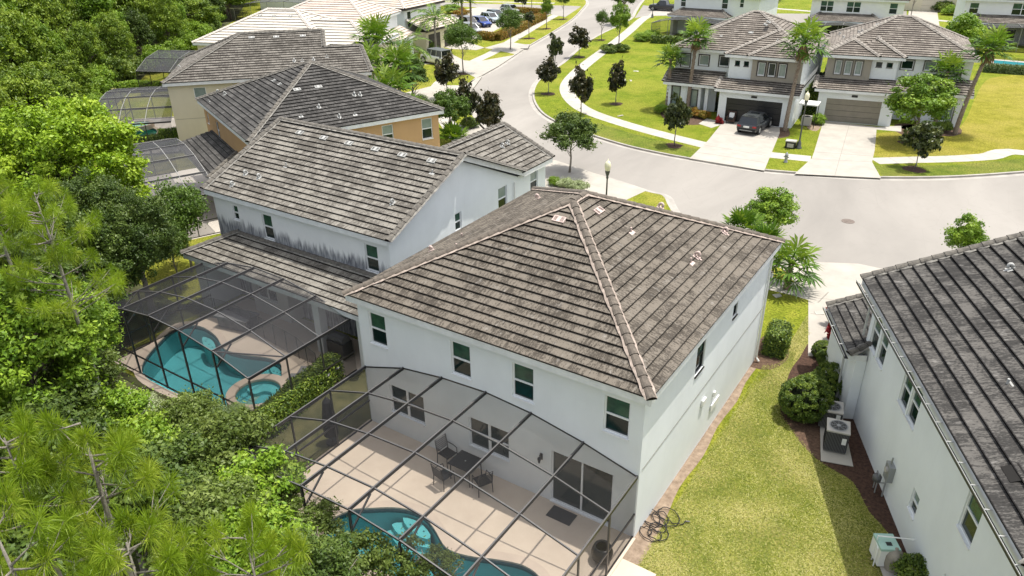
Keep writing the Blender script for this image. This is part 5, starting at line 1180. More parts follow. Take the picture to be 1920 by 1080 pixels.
# safety fence round pool B
def mesh_fence(name, label, pts, h, step=.9):
    p = resample(smooth(pts, 5, False), step); c = Vector((*p[0], 0)); t = thing(name, label, 'fence', c)
    for q in p: mb = MB(); mb.tube([(q[0]-c.x, q[1]-c.y, 0), (q[0]-c.x, q[1]-c.y, h)], .016, 6); mb.build('post', M['bronze'], t)
    mb = MB()
    for a, b in zip(p[:-1], p[1:]): mb.face([(a[0]-c.x, a[1]-c.y, .03), (b[0]-c.x, b[1]-c.y, .03), (b[0]-c.x, b[1]-c.y, h-.02), (a[0]-c.x, a[1]-c.y, h-.02)]); mb.bar((a[0]-c.x, a[1]-c.y, h), (b[0]-c.x, b[1]-c.y, h), .02)
    mb.build('mesh_panel', M['screen2'], t)
mesh_fence('pool_fence', 'black mesh child safety fence curving round the blue lagoon pool', gw((305,605),(345,598),(375,596),(420,600),(470,622),(520,650),(560,672),(590,700),(605,708)), 1.15)
mesh_fence('pool_fence', 'low dark fence before the turquoise pool at the right edge', gw((1855,122),(1900,127),(1960,133)), 1.1, 1.4)
def lounger(label, loc, rot, m='rubber'):
    t = thing('sun_lounger', label, 'sun lounger', loc, rot, None); mb = MB()
    mb.box(-.33,.33,-.95,.35,.26,.32); mb.obox((0,.62,.50),(.33,0,0),(0,.33,.22),(0,-.015,.025)); mb.build('cushion', M[m], t)
    for x in (-.28,.28):
        for y in (-.85,.3): mb = MB(); mb.box(x-.025,x+.025,y-.025,y+.025,0.02,.26); mb.build('leg', M['black'], t)
M['greycush'] = mottled('grey_cushion', (.20,.20,.20), (.14,.14,.14), 4)
lounger('grey lounger beside the hedge, the nearer of two by the spa', (*g(583,722)[:2],.02), radians(-62), 'greycush')
lounger('grey lounger beside the hedge, the farther of two by the spa', (*g(602,708)[:2],.02), radians(-62), 'greycush')
t = thing('covered_table', 'low dark covered table on the deck inside the pool fence', 'table', (*g(448,612)[:2],.02), .2); mb = MB(); mb.box(-.95,.95,-.5,.5,.55,.66); mb.box(-.85,.85,-.42,.42,.05,.55); mb.build('cover', M['greycush'], t)
t = thing('grill', 'dark barbecue grill at the wall of the second cage', 'grill', (*g(640,668)[:2],.02), 0); mb = MB(); mb.box(-.5,.5,-.3,.3,.1,.85); mb.build('cabinet', M['black'], t); mb = MB(); mb.tube([(-.45,0,.95),(.45,0,.95)], .25, 10); mb.build('lid', M['acgrey'], t)
# patio table with chairs
tl = (5.15,-.62,.02)
t = thing('patio_table', 'square dark metal patio table against the wall under the cage', 'table', tl, radians(0)); mb = MB(); mb.box(-.48,.48,-.42,.42,.70,.73); mb.lathe([(.03,.732),(.03,.745),(.001,.746)], n=10, mi=1); mb.build('table_top', [M['black'], M['steel']], t)
for x in (-.42,.42):
    for y in (-.36,.36): mb = MB(); mb.tube([(x,y,0),(x*.95,y*.95,.7)], .022, 6); mb.build('leg', M['black'], t)
def chair(label, loc, rot):
    t = thing('patio_chair', label, 'chair', loc, rot, 'patio chairs'); bk_ = M['black']
    mb = MB(); 
    for i in range(8): mb.box(-.24+.06*i, -.24+.06*i+.045, -.23,.23,.42,.44)
    mb.box(-.26,.26,-.25,-.22,.41,.45); mb.box(-.26,.26,.22,.25,.41,.45); mb.build('seat', bk_, t)
    mb = MB(); mb.tube([(-.26,.25,.42),(-.26,.34,.98),(.26,.34,.98),(.26,.25,.42)], .017, 6)
    for i in range(6): z = .52+.075*i; mb.bar((-.25,.262+(z-.42)*.16,z),(.25,.262+(z-.42)*.16,z),.02,.03)
    mb.build('backrest', bk_, t)
    for x in (-.26,.26):
        for y in (-.23,.25): mb = MB(); mb.tube([(x,y,.44),(x*1.05,y*1.1,0)], .017, 6); mb.build('leg', bk_, t)
        mb = MB(); mb.tube([(x,.30,.66),(x*1.05,0,.67),(x*1.05,-.2,.63),(x,-.23,.44)], .017, 6); mb.build('armrest', bk_, t)
chair('dark metal slatted chair at the far side of the patio table, its back upright', (4.12,-.35,.02), radians(82))
chair('dark metal chair tucked under the near left edge of the patio table', (4.72,-1.32,.02), radians(170))
chair('dark metal chair at the right of the patio table', (6.02,-.85,.02), radians(-118))
t = thing('doormat', 'black rectangular doormat before the sliding glass door', 'doormat', (8.95,-.42,.03), 0); mb = MB(); mb.box(-.45,.45,-.28,.28,0,.012); mb.build('mat', M['rubber'], t)
t = thing('wall_lantern', 'black wall lantern beside the sliding glass door', 'lamp', (7.9,0,1.75)); mb = MB(); mb.box(-.05,.05,-.03,.0,-.1,.15); mb.tube([(0,-.02,.12),(0,-.13,.16),(0,-.15,.08)], .012, 6); mb.build('bracket', M['black'], t)
mb = MB(); mb.lathe([(.03,-.16),(.07,.02),(.05,.06),(.001,.1)], (0,-.15,0), 6); mb.build('lantern', M['bronze'], t)
t = thing('outdoor_umbrella', 'closed dark patio umbrella cover on the left side of the near cage', 'umbrella', (*g(624,830)[:2],.02)); mb = MB(); mb.lathe([(.25,0),(.25,.05),(.03,.06),(.03,.3)], n=14); mb.build('base', M['black'], t); mb = MB(); mb.lathe([(.05,.25),(.28,.4),(.26,1.2),(.16,1.9),(.02,2.1)], n=12); mb.build('cover', M['rubber'], t)
t = thing('globe_weight', 'round dark planter by the cage door of the near cage', 'planter', (*g(1128,1052)[:2],.02)); mb = MB(); mb.lathe([(.14,0),(.30,.15),(.34,.4),(.27,.62),(.22,.64),(.2,.6)], n=18); mb.build('pot', M['black'], t, True)
# hose
hp = []; rr = random.Random(4)
ctr = g(1232,985)
for i in range(150):
    a = i*.30; k = i/150; r_ = .22+.55*abs(sin(i*.11))*(.4+.6*k); hp.append((.35*sin(k*7)+r_*cos(a), 1.0*(k-.5)*1.6+r_*sin(a)*.8, .02+.02*(i % 3)+.04*abs(sin(i*.7))))
t = thing('garden_hose', 'tangled black garden hose on the lawn edge by the white wall', 'hose', (ctr.x,ctr.y,.01), radians(-20)); mb = MB(); mb.tube([Vector((p[0]*.75,p[1]*.75,p[2])) for p in hp], .016, 5); mb.build('tube', M['rubber'], t, True); mb = MB(); mb.tube([Vector(hp[-1])*.75, Vector(hp[-1])*.75+Vector((.1,.1,.0))], .025, 8); mb.build('nozzle', M['black'], t)
# condensers
M['actopd'] = mat('ac_fan_dark', (.03,.03,.03), .6)
def ac(label, loc, rot, h=.92):
    t = thing('ac_condenser', label, 'air conditioner', loc, rot, 'air conditioners by the white wall'); w_ = .38
    mb = MB(); mb.box(-w_,w_,-w_,w_,.05,h-.09)
    for i in range(15): 
        for s_ in (-1, 1): y = -w_+.03+i*(2*w_-.06)/14; mb.box(s_*(w_+.006)-.006, s_*(w_+.006)+.006, y-.009, y+.009, .09, h-.12, 1); mb.box(y-.009, y+.009, s_*(w_+.006)-.006, s_*(w_+.006)+.006, .09, h-.12, 1)
    mb.build('cabinet', [M['acgrey'], M['rubber']], t)
    mb = MB(); mb.box(-w_-.02,w_+.02,-w_-.02,w_+.02,h-.09,h-.03); mb.build('top_cover', M['actop'], t)
    mb = MB(); mb.poly(circ((0,0), .31, 26), h-.026); mb.build('fan_opening', M['actopd'], t)
    mb = MB(); annulus(mb, (0,0), .29, .33, h-.015, 26)
    for r_ in (.10,.16,.22,.27): annulus(mb, (0,0), r_, r_+.007, h-.015, 22)
    for i in range(8): a = i*pi/4; mb.bar((.05*cos(a),.05*sin(a),h-.013),(.31*cos(a),.31*sin(a),h-.013),.01)
    mb.lathe([(.07,h-.02),(.07,h),(.001,h+.01)], n=14); mb.build('fan_grille', M['steel'], t)
    mb = MB(); mb.box(-.02+w_*.5,.13+w_*.5,-w_-.02,-w_-.006,.45,.72); mb.build('plate', M['wplastic'], t)
ac('grey air conditioner, the nearer and taller of the pair on the slab', (*g(1563,840)[:2],.06), radians(12), 1.0); ac('grey air conditioner beside the big clipped bush, the farther of the pair', (*g(1553,796)[:2],.06), radians(12), .85)
for o_, lab in ((R.w(5.05,.38,0), 0),):
    t = thing('electric_meter', 'grey electric meter box mounted on the right hand white wall', 'meter box', R.w(5.05,.549,1.15), R.rot); mb = MB(); mb.box(-.2,.2,-.19,0,-.3,.32); mb.build('housing', M['steel'], t); mb = MB(); mb.tube([(0,-.19,.1),(0,-.25,.1)], .1, 14); mb.build('dial', M['actop'], t); mb = MB(); mb.tube([(-.05,-.1,-.3),(-.05,-.1,-1.1)], .03, 6); mb.tube([(0,-.1,.32),(0,-.1,.6)], .03, 6); mb.build('conduit', M['steel'], t)
    t = thing('gas_meter', 'small grey gas meter with pipes below the electric meter', 'gas meter', R.w(4.75,.25,0), R.rot); mb = MB(); mb.lathe([(.001,.5),(.14,.52),(.15,.68),(.1,.76),(.001,.77)], n=14); mb.build('body', M['acgrey'], t, True); mb = MB(); mb.tube([(-.1,0,.1),(-.1,0,.85),(.08,0,.85),(.1,0,.05)], .022, 6); mb.tube([(.1,0,.5),(.1,.28,.5)], .022, 6); mb.build('pipes', M['steel'], t)
    t = thing('pool_heater', 'pale green and white pool heat pump beside the right hand wall', 'pool heater', (*g(1652,1052)[:2],.08), R.rot+.1)
    mb = MB(); mb.box(-.38,.38,-.32,.32,.05,.80); mb.build('cabinet', M['wplastic'], t); mb = MB(); mb.box(-.36,.40,-.34,.34,.80,.90); mb.build('lid', mat('pale_green_plastic', (.33,.50,.43), .5), t); mb = MB(); mb.box(-.41,-.381,-.30,.30,.1,.78); mb.box(.05,.22,-.08,.12,.901,.91); mb.build('grille', M['black'], t); t.scale = (.85, .85, .85)
    t = thing('pump_filter', 'tan round pump tank beside the pool heater', 'tank', (*g(1670,1068)[:2],.08)); mb = MB(); mb.lathe([(.22,0),(.26,.2),(.26,.5),(.18,.68),(.05,.74),(.05,.8),(.001,.82)], n=18); mb.build('tank', mottled('tan_plastic', (.30,.27,.22), (.22,.2,.17), 4), t, True)
    t = thing('pipe_rack', 'thin white pipe frame over the pool heater', 'pipe', R.w(7.9,-.5,0), R.rot); mb = MB(); mb.tube([(0,-.1,0),(0,-.1,1.0),(0,.95,1.0)], .022, 6); mb.tube([(.25,-.12,0),(.25,-.12,.75),(.02,-.1,.75)], .022, 6); mb.build('pipe', M['wplastic'], t)
flat('equipment_pad', [tuple(R.w(8.0,-.45)[:2]), tuple(R.w(10.6,-.45)[:2]), tuple(R.w(10.6,.5)[:2]), tuple(R.w(8.0,.5)[:2])], .08, 'walk')
# street lamps
def lamp(label, loc, h, rot=0):
    t = thing('street_lamp', label, 'street lamp', loc, rot, 'street lamps'); mb = MB()
    mb.lathe([(.26,0),(.26,.08),(.19,.14),(.17,.45),(.09,.62),(.065,.7),(.055,h*.5),(.045,h-.55),(.09,h-.5),(.06,h-.42),(.12,h-.2),(.15,h-.12),(.15,h-.05)], n=14); mb.build('pole', mat('lamp_pole_green', (.06,.066,.06), .5) if 'lamp_pole_green' not in bpy.data.materials else bpy.data.materials['lamp_pole_green'], t, True)
    gm = bpy.data.materials.get('lamp_globe') or mat('lamp_globe', (.72,.68,.48), .35)
    mb = MB(); mb.lathe([(.12,h-.05),(.18,h+.1),(.20,h+.28),(.17,h+.42),(.12,h+.52),(.05,h+.57),(.03,h+.66),(.001,h+.72)], n=18); mb.build('globe', gm, t, True)
p = g(1135, 400); lamp('street lamp with cream acorn globe behind the near brown roof', (*g(1134,430)[:2],0), 3.85)
M['polegrey'] = mat('lamp_pole_grey', (.25,.25,.24), .5)
lamp('street lamp with cream acorn globe on the grass strip between the two driveways', (*g(1497,278)[:2],0), 3.95)
lamp('black street lamp at the far side street corner', (*g(1223,33)[:2],0), 4.4); lamp('distant thin street lamp above the parked cars', (*g(997,22)[:2],0), 4.0)
# hydrant, utility box, manholes, storm inlet
t = thing('fire_hydrant', 'silver fire hydrant on the small grass patch between the driveways', 'fire hydrant', (*g(1473,304)[:2],0)); mb = MB(); mb.lathe([(.16,0),(.16,.05),(.11,.08),(.11,.5),(.14,.52),(.14,.57),(.12,.66),(.05,.74),(.03,.8),(.001,.81)], n=16); mb.build('barrel', M['steel'], t, True)
mb = MB(); mb.tube([(-.2,0,.42),(.2,0,.42)], .055, 10); mb.tube([(0,0,.38),(0,-.2,.38)], .07, 10); mb.build('outlets', M['steel'], t)
t = thing('utility_box', 'low beige and black utility box beside the lamp on the grass strip', 'utility box', (*g(1482,277)[:2],0), radians(5)); mb = MB(); mb.box(-.4,.4,-.3,.3,0,.55); mb.build('housing', M['black'], t); mb = MB(); mb.box(-.42,.42,-.32,.32,.55,.62); mb.box(-.25,.25,-.312,-.301,.1,.42); mb.build('lid', M['actop'], t)
def manhole(label, q, r=.42):
    c = g(*q, ZR); t = thing('manhole_cover', label, 'manhole cover', (c.x,c.y,ZR+.004)); mb = MB(); mb.lathe([(r,-.002),(r,.012),(r-.06,.014),(.001,.014)], n=28)
    for i in range(-4, 5):
        for j in range(-4, 5):
            if i*i+j*j < 17: mb.box(i*.075-.02, i*.075+.02, j*.075-.02, j*.075+.02, .015, .019)
    mb.build('cover', M['iron'], t)
manhole('round iron manhole cover in the wide road behind the near roof', (1590,415), .40); manhole('round iron manhole cover in the middle of the road bend', (927,177), .55)
t = thing('storm_drain', 'concrete storm drain inlet with dark slot at the left kerb', 'storm drain', (*g(990,88)[:2],0), radians(118)); mb = MB(); mb.box(-1.6,1.6,-.1,.9,-.1,.10); mb.build('slab', M['kerb'], t); mb = MB(); mb.box(-1.2,1.2,-.13,-.101,-.12,.03); mb.build('slot', M['gap'], t)
# porch chair and pots at S1
c = S1.w(7.0,-3.3); t = thing('porch_chair', 'dark wicker armchair with white cushion before the black garage door', 'chair', (c.x,c.y,.02), radians(5))
mb = MB(); mb.box(-.36,.36,-.36,.36,.18,.34); mb.box(-.36,-.26,-.36,.36,.34,.6); mb.box(.26,.36,-.36,.36,.34,.6); mb.box(-.36,.36,.26,.36,.34,1.0); mb.build('frame', mat('wicker_brown', (.055,.03,.022), .8), t); mb = MB(); mb.box(-.25,.25,-.34,.25,.35,.45); mb.build('cushion', M['rubber'], t); mb = MB(); mb.obox((0,.14,.66),(.22,0,0),(0,.05,.0),(0,.06,.2)); mb.build('pillow', M['wplastic'], t)
for x in (-.3,.3):
    for y in (-.3,.3): mb = MB(); mb.box(x-.03,x+.03,y-.03,y+.03,0,.18); mb.build('leg', M['black'], t)
for q, lab, w_ in ((S1.w(13.4,-1.5), 'white wall canopy and meter equipment on the side of the black garage house', 1), ):
    t = thing('side_canopy', 'white flat canopy on the side wall of the black garage house', 'canopy', (q.x,q.y,0), S1.rot); mb = MB(); mb.box(-.9,.7,-1.0,.6,2.05,2.15); mb.build('panel', M['wplastic'], t)
    for x, y in ((.6,-.9),(.6,.5)): mb = MB(); mb.box(x-.03,x+.03,y-.03,y+.03,0,2.05); mb.build('post', M['black'], t)
    c = S1.w(13.2,-1.2); t = thing('ac_condenser', 'air conditioner beside the black garage house', 'air conditioner', (c.x,c.y,0), S1.rot); mb = MB(); mb.box(-.4,.4,-.4,.4,.05,.8); mb.build('cabinet', M['actop'], t); mb = MB(); mb.poly(circ((0,0),.3),.81); mb.build('fan_opening', M['actopd'], t)
for q, lab in (((1373,176), 'small black house number plaque above the black garage door'), ((1604,181), 'small black house number plaque above the taupe garage door')):
    H = S1 if q[0] < 1500 else S2; c = H.w(8.7, -2.903, 2.42) if H is S1 else H.w(3.0, -1.003, 2.42); t = thing('number_plaque', lab, 'plaque', (c.x,c.y,2.42), H.rot); mb = MB(); mb.box(-.25,.25,-.03,0,-.1,.1); mb.build('plate', M['black'], t)
# litter on the lawns
for i, (q, lab) in enumerate((((1191,134),'small white scrap of litter on the green lawn, larger piece'), ((1162,218),'pale scrap on the lawn near the curving path'), ((1183,152),'small grey scrap on the lawn above the lone magnolia'))):
    c = g(*q); t = thing('litter', lab, 'litter', (c.x,c.y,.02), i); mb = MB(); mb.obox((0,0,.03),(.22,0,.02),(0,.1,0),(0,0,.01)); mb.obox((.3,.05,.03),(.1,.03,0),(-.03,.08,.01),(0,0,.01)); mb.build('scrap', M['wplastic'] if i == 0 else M['walk'], t)
# dark toy-like debris on the near mulch
# ---------------------------------------------------------------- vehicles
def car(name, label, cat, loc, rot, L_=4.5, W_=1.85, H_=1.65, col=(.03,.035,.04), boxy=0, truck=False, roofc=None, group=None):
    t = thing(name, label, cat, loc, rot, group); pm = mat('car_paint', col, .28, .2, .6); pm.node_tree.nodes['Principled BSDF'].inputs['Coat Weight'].default_value = .6
    hw = W_/2; zb = .24; belt = H_*.60; hood = H_*.56 if not boxy else H_*.60
    # body sections along x (front +x): x, z top, half width, shoulder drop
    fr, rr_ = L_/2, -L_/2
    sec = [(rr_, belt*.86, hw*.86), (rr_+.10, belt*.99, hw*.95), (rr_+.5, belt, hw), (0, belt, hw), (fr*.42, belt*.985, hw), (fr*.62, hood, hw*.985), (fr*.9, hood*.93, hw*.93), (fr-.06, hood*.84, hw*.85), (fr, hood*.66, hw*.78)]
    mb = MB(); rings = []
    for x, zt, w_ in sec:
        lo = zb+(.10 if abs(x) > L_*.46 else 0)
        rings.append([(x,-w_*.90,lo),(x,-w_,lo+.16),(x,-w_,zt-.22),(x,-w_*.95,zt-.05),(x,-w_*.84,zt),(x,w_*.84,zt),(x,w_*.95,zt-.05),(x,w_,zt-.22),(x,w_,lo+.16),(x,w_*.90,lo)])
    for a, b in zip(rings[:-1], rings[1:]):
        for i in range(10): j = (i+1) % 10; mb.face([a[i], b[i], b[j], a[j]][::-1])
    mb.face(rings[0]); mb.face(rings[-1][::-1]); mb.build('body', pm, t, True)
    # greenhouse
    x0, x1 = (rr_+.12, fr*.50) if not truck else (rr_+L_*.40, fr*.50); t0, t1 = (x0+.35*(1-boxy*.8), x1-.75*(1-boxy*.55)); zt = H_
    G0 = [(x0,-hw*.86,belt-.02),(x1,-hw*.86,belt-.04),(x1,hw*.86,belt-.04),(x0,hw*.86,belt-.02)]; tw = hw*(.70+.10*boxy); G1 = [(t0,-tw,zt-.06),(t1,-tw,zt-.07),(t1,tw,zt-.07),(t0,tw,zt-.06)]
    for nm, i in (('side_window', 0), ('windscreen', 1), ('side_window', 2), ('rear_window', 3)):
        j = (i+1) % 4; a, b, c_, d = [Vector(q) for q in (G0[i], G0[j], G1[j], G1[i])]; ct = (a+b+c_+d)/4; mb = MB(); nn = (b-a).cross(d-a).normalized()
        mb.face([a,b,c_,d]); mb.build(nm, M['carglass'], t)
        if i in (0, 2):
            mb = MB()
            for f in (0., .33, .66, 1.):
                p, q = a.lerp(b, f), d.lerp(c_, f); mb.bar(p+nn*.008, q+nn*.008, .07 if f in (0., 1.) else .05, .02, up=nn)
            mb.build('pillar', pm, t)
        else:
            mb = MB(); mb.bar(a+nn*.006, d+nn*.006, .07, .02, up=nn); mb.bar(b+nn*.006, c_+nn*.006, .07, .02, up=nn); mb.build('pillar', pm, t)
    mb = MB(); mb.prism([(q[0]*1.0, q[1]*1.02) for q in G1], zt-.07, zt-.01); mb.build('roof', mat('car_roof', roofc, .4) if roofc else pm, t)
    if not roofc:
        mb = MB(); mb.box(t0+.35, t1-.35, -tw*.62, tw*.62, zt-.009, zt-.003); mb.build('sunroof', M['carglass'], t)
    for x in (fr-.85, rr_+.85):
        for s_ in (-1, 1):
            wr = .36+.05*boxy; wm = thing('wheel', None, None, (0,0,0)); COL.objects.unlink(wm); bpy.data.objects.remove(wm)
            mb = MB(); y0_, y1_ = s_*(hw-.20), s_*(hw+.015); mb.tube([(x,y0_,wr),(x,y1_,wr)], wr, 20); wo = mb.build('wheel', M['rubber'], t)
            mb = MB(); mb.tube([(x,y1_-s_*.01,wr),(x,y1_+s_*.012,wr)], wr*.62, 16)
            for k in range(5): a = k*2*pi/5; mb.bar((x,y1_+s_*.016,wr),(x+cos(a)*wr*.58,y1_+s_*.016,wr+sin(a)*wr*.58), .05, .012, up=(0,1,0), mi=1)
            mb.build('rim', [M['steel'], M['actop']], wo)
            mb = MB(); 
            pr = [Vector((x+cos(a)*wr*1.13, s_*(hw+.004), wr+sin(a)*wr*1.13)) for a in [pi*k/8 for k in range(9)]]
            mb.tube(pr, .035, 5); mb.build('wheel_arch', M['rubber'], t)
    for s_ in (-1, 1):
        mb = MB(); mb.box(fr-.17, fr-.03, s_*hw*.62-.18, s_*hw*.62+.16, hood*.70, hood*.82); mb.build('headlight', M['lens'], t)
        mb = MB(); mb.box(rr_-.02, rr_+.08, s_*hw*.72-.17, s_*hw*.72+.14, belt*.76, belt*.90); mb.build('tail_light', M['redlens'], t)
        mb = MB(); mb.box(x1-.42, x1-.25, s_*(hw+.11)-.09, s_*(hw+.11)+.09, belt, belt+.15); mb.build('mirror', pm, t)
    mb = MB(); mb.box(rr_-.05, rr_+.12, -hw*.84, hw*.84, .36, .56); mb.box(fr-.10, fr+.05, -hw*.80, hw*.80, .34, .52); mb.build('bumper', M['rubber'], t)
    mb = MB(); mb.box(rr_-.07, rr_-.052, -.25, .25, .50, .64) if boxy else mb.box(rr_-.04, rr_-.012, -.25, .25, .66, .80); mb.build('number_plate', M['wplastic'], t)
    mb = MB(); mb.box(rr_-.062, rr_-.051, -hw*.6, hw*.6, .40, .46); mb.build('trim_strip', M['steel'], t)
    if truck: mb = MB(); mb.box(rr_+.15, x0-.1, -hw*.78, hw*.78, belt-.02, belt+.012); mb.build('cargo_cover', M['rubber'], t)
    if boxy > .5: mb = MB(); mb.tube([(rr_-.06,0,.95),(rr_-.26,0,.95)], .36, 18); mb.build('spare_wheel', M['rubber'], t)
    return t
M['carglass'] = mat('car_glass', (.008,.010,.012), .04, spec=.9); M['lens'] = mat('headlight_lens', (.7,.72,.72), .1); M['redlens'] = mat('tail_light_lens', (.30,.012,.012), .15)
p0, p1 = g(1405,252), g(1428,228); car('parked_suv', 'dark grey suv parked on the driveway before the black garage door', 'suv', (*g(1414,243)[:2],.02), radians(88), 4.45, 1.85, 1.52, (.018,.021,.025))
car('parked_jeep', 'white boxy off-roader with grey hard top parked by the queen palm', 'off-roader', (*g(818,119)[:2],.015), radians(168), 4.5, 1.88, 1.85, (.72,.72,.70), 1., roofc=(.10,.11,.11))
car('parked_pickup', 'black pickup truck on the far side street beside the white house', 'pickup truck', (*g(1246,20)[:2],.02), radians(184), 5.6, 2.0, 1.85, (.012,.013,.018), .3, True)
for q, r_, c_, lab, s_ in (((902,49), 158, (.02,.06,.30), 'blue hatchback parked in the row beside the hedge', 1.5), ((883,62), 158, (.5,.5,.5), 'silver car with its nose showing below the blue hatchback', 1.45), ((880,52), 158, (.10,.10,.10), 'dark grey suv under the pair of palms', 1.7), ((920,41), 158, (.45,.52,.56), 'pale car directly behind the blue hatchback', 1.5), ((930,35), 158, (.05,.10,.13), 'dark teal car third in the parked row', 1.45), ((958,24), 165, (.50,.52,.52), 'light grey car at the far end of the parked row', 1.45)):
    c = g(*q); car('parked_car', lab, 'car', (c.x,c.y,.015), radians(r_+180), 4.4, 1.8, s_, c_, group='cars parked behind the hedge')
# ---------------------------------------------------------------- street trees
def gp(q): v = g(*q); return (v.x, v.y, 0)
MG = 'young trees along the street'
def st(label, base, h, r, crown, trunk='thin', cz=None, rz=None, name='street_tree', **k):
    return tree(name, label, gp(base), h, r, crown, trunk, cz, MG, rz=rz, **k)
mag = lambda lab, b, h, r, cr='magnolia', rz=None: st(lab, b, h, r, cr, 'mag', cz=h*.60, name='magnolia_tree', rz=h*.42, cat='magnolia tree')
mag('lone dark magnolia in the middle of the green lawn', (1155,195), 4.3, 1.0, 'magnolia')
mag('dense dark magnolia between path and kerb, beside the bend of the path', (1089,215), 4.6, 1.2, 'magnolia', 1.15)
mag('bronze leaved magnolia with a mulch ring, leftmost on the inside of the bend', (1028,176), 3.9, 1.25, 'magnolia', .95)
mag('thin crooked magnolia above the leftmost one of the bend', (1041,128), 4.2, 1.05, 'magnolia2', 1.0)
mag('vase shaped magnolia on the kerb strip upstream of the bend', (1085,107), 4.0, 1.55, 'magnolia', .95)
mag('dark magnolia beside the curved drive, in front of the off-roader', (839,184), 4.6, 1.35, 'magnolia', 1.2)
mag('dark magnolia at the driveway mouth, left of its neighbour over the road edge', (876,240), 4.4, 1.25, 'magnolia', 1.25)
mag('open branched dark magnolia whose foot is behind the grey roof', (918,268), 4.5, 1.35, 'magnolia', 1.35)
mag('green magnolia in a mulch ring left of the black garage drive', (1265,273), 4.3, 1.15, 'magnolia2', 1.1)
mag('thin stemmed magnolia on the kerb strip right of the taupe garage drive', (1715,316), 3.8, 1.45, 'magnolia2', .8)
mag('magnolia by the far cross street', (980,22), 4.2, 1.5, 'magnolia2', 1.0)
st('airy green tree on the left kerb strip, nearest to the storm drain', (957,93), 5.6, 2.1, 'elm2', 'thin', rz=1.9)
st('small dark tree, second on the left kerb strip', (992,72), 4.0, .95, 'magnolia2', rz=1.0); st('slim conical tree, third on the left kerb strip', (1025,54), 5.0, 1.05, 'street', rz=1.75); st('small pointed tree at the end of the left kerb strip', (1056,36), 4.6, 1.3, 'elm2', rz=1.3)
st('light round tree on the kerb strip beyond the vase shaped magnolia', (1128,75), 4.2, 1.15, 'elm2', rz=1.3); st('tall bright green tree rising from a clump of ornamental grass', (1159,95), 6.2, 1.45, 'street', rz=2.1)
st('broad dark green tree at the top of the street', (1166,45), 6.0, 2.2, 'dense', 'a', rz=1.8)
st('spreading green elm on the grass island beside the off-roader', (869,138), 6.0, 2.15, 'elm2', 'thin', rz=2.0)
st('wide dark green elm on the small grass island before the road', (1068,323), 4.6, 2.15, 'elm', 'thin', cz=2.9, rz=1.9, tw=1.4)
st('bushy dark green tree next to the tan house wall', (848,262), 4.4, 1.7, 'dense', 'multi', rz=1.7)
tree('ligustrum_tree', 'dense round green tree before the taupe garage house', gp((1708,268)), 5.6, 2.7, 'street', 'multi', cz=3.35, rz=2.3)
tree('small_tree', 'round leafy green tree between the brown roof and the wide road', (*g(1447,397,2.2)[:2],0), 3.6, 1.55, 'street', 'multi', rz=1.35)
tree('small_tree', 'bright leafy treetop showing above the slate grey roof', (*g(1812,452,3.6)[:2],0), 4.9, .95, 'street', 'thin', rz=1.15)
tree('garden_tree', 'bright green tree behind the right end of the taupe garage house', (*g(1803,62,3)[:2],0), 5.4, 2.6, 'street', 'multi', rz=2.4)
tree('garden_tree', 'yellow green tree at the end wall of the far left white house', gp((1440,38)), 6.5, 2.3, 'grey', 'thin', rz=2.5)
tree('garden_tree', 'small light tree at the far driveway beside a white house', gp((1706,38)), 6.0, 2.1, 'elm2', 'thin', rz=1.4)
# ---------------------------------------------------------------- palms
pg = 'fan palms'
def pal(lab, base, h, s, **k): 
    b = gp(base) if len(base) == 2 else base; return palm(lab, b, h, s, group=pg, **k)
pal('tall fan palm before the left windows of the black garage house', (1288,212), 7.0, 1.2, seedl=1, lean=(.2,.2), skirt=True)
pal('shorter fan palm at the left corner of the black garage house', (1250,206), 4.9, 1.05, seedl=2)
pal('tall shaggy fan palm between black garage and lamp post', (1471,246), 7.4, 1.5, k=1, seedl=3, lean=(.3,.9), skirt=True)
pal('tall leaning fan palm at the right corner of the taupe garage house', (1790,252), 7.2, 1.25, k=0, seedl=4, lean=(.9,.5), skirt=True)
pal('yellowish fan palm behind the dense round tree', (1752,236), 4.8, 1.15, k=0, seedl=5)
for i, (q, h, s, lab) in enumerate((((716,196),6.4,1.75,'fan palm, tallest of the clump left of the off-roader'), ((700,215),4.8,1.6,'fan palm at the left of the clump beside the grey roof'), ((738,232),3.2,1.6,'low fan palm at the foot of the clump beside the charcoal roof'), ((706,250),2.6,1.4,'lowest fan palm touching the charcoal roof'), ((752,205),4.2,1.6,'fan palm at the right of the clump'), ((776,250),1.8,1.25,'small fan palm at the right foot of the clump'))): pal(lab, q, h, s, k=i % 2, seedl=i)
pal('sabal palm, left of the pair above the parked cars', (868,66), 5.6, 1.5, k=0, seedl=8); pal('sabal palm, right of the pair above the parked cars', (884,64), 5.9, 1.45, k=1, seedl=9)
feather_palm('queen palm with arching feathery fronds before the pale grey house', gp((818,102)), 4.4, 1.75, 18)
feather_palm('queen palm with drooping fronds behind the fan palm clump', gp((757,150)), 3.4, 1.7, 14)
tree('garden_tree', 'leafy green tree between the fan palm clump and the off-roader', gp((775,190)), 4.8, 1.7, 'dense', 'multi', rz=2.0)
palm('low palmetto with stiff fans at the front corner of the near house, left one', (*g(1393,412,2.6)[:2],0), 2.0, .95, k=2, group='palmettos before the near house', name='palmetto')
palm('low palmetto with stiff fans at the front corner of the near house, middle one', (*g(1440,440,2.2)[:2],0), 1.7, .9, k=2, seedl=2, group='palmettos before the near house', name='palmetto')
palm('low palmetto drooping beside the wall corner of the near house, right one', (*g(1484,490,1.6)[:2],0), 1.4, 1.1, k=1, seedl=3, group='palmettos before the near house', name='palmetto')
palm('small palmetto beside the tan house and the grey roof', gp((850,272)), .5, 1.1, k=2, name='palmetto')
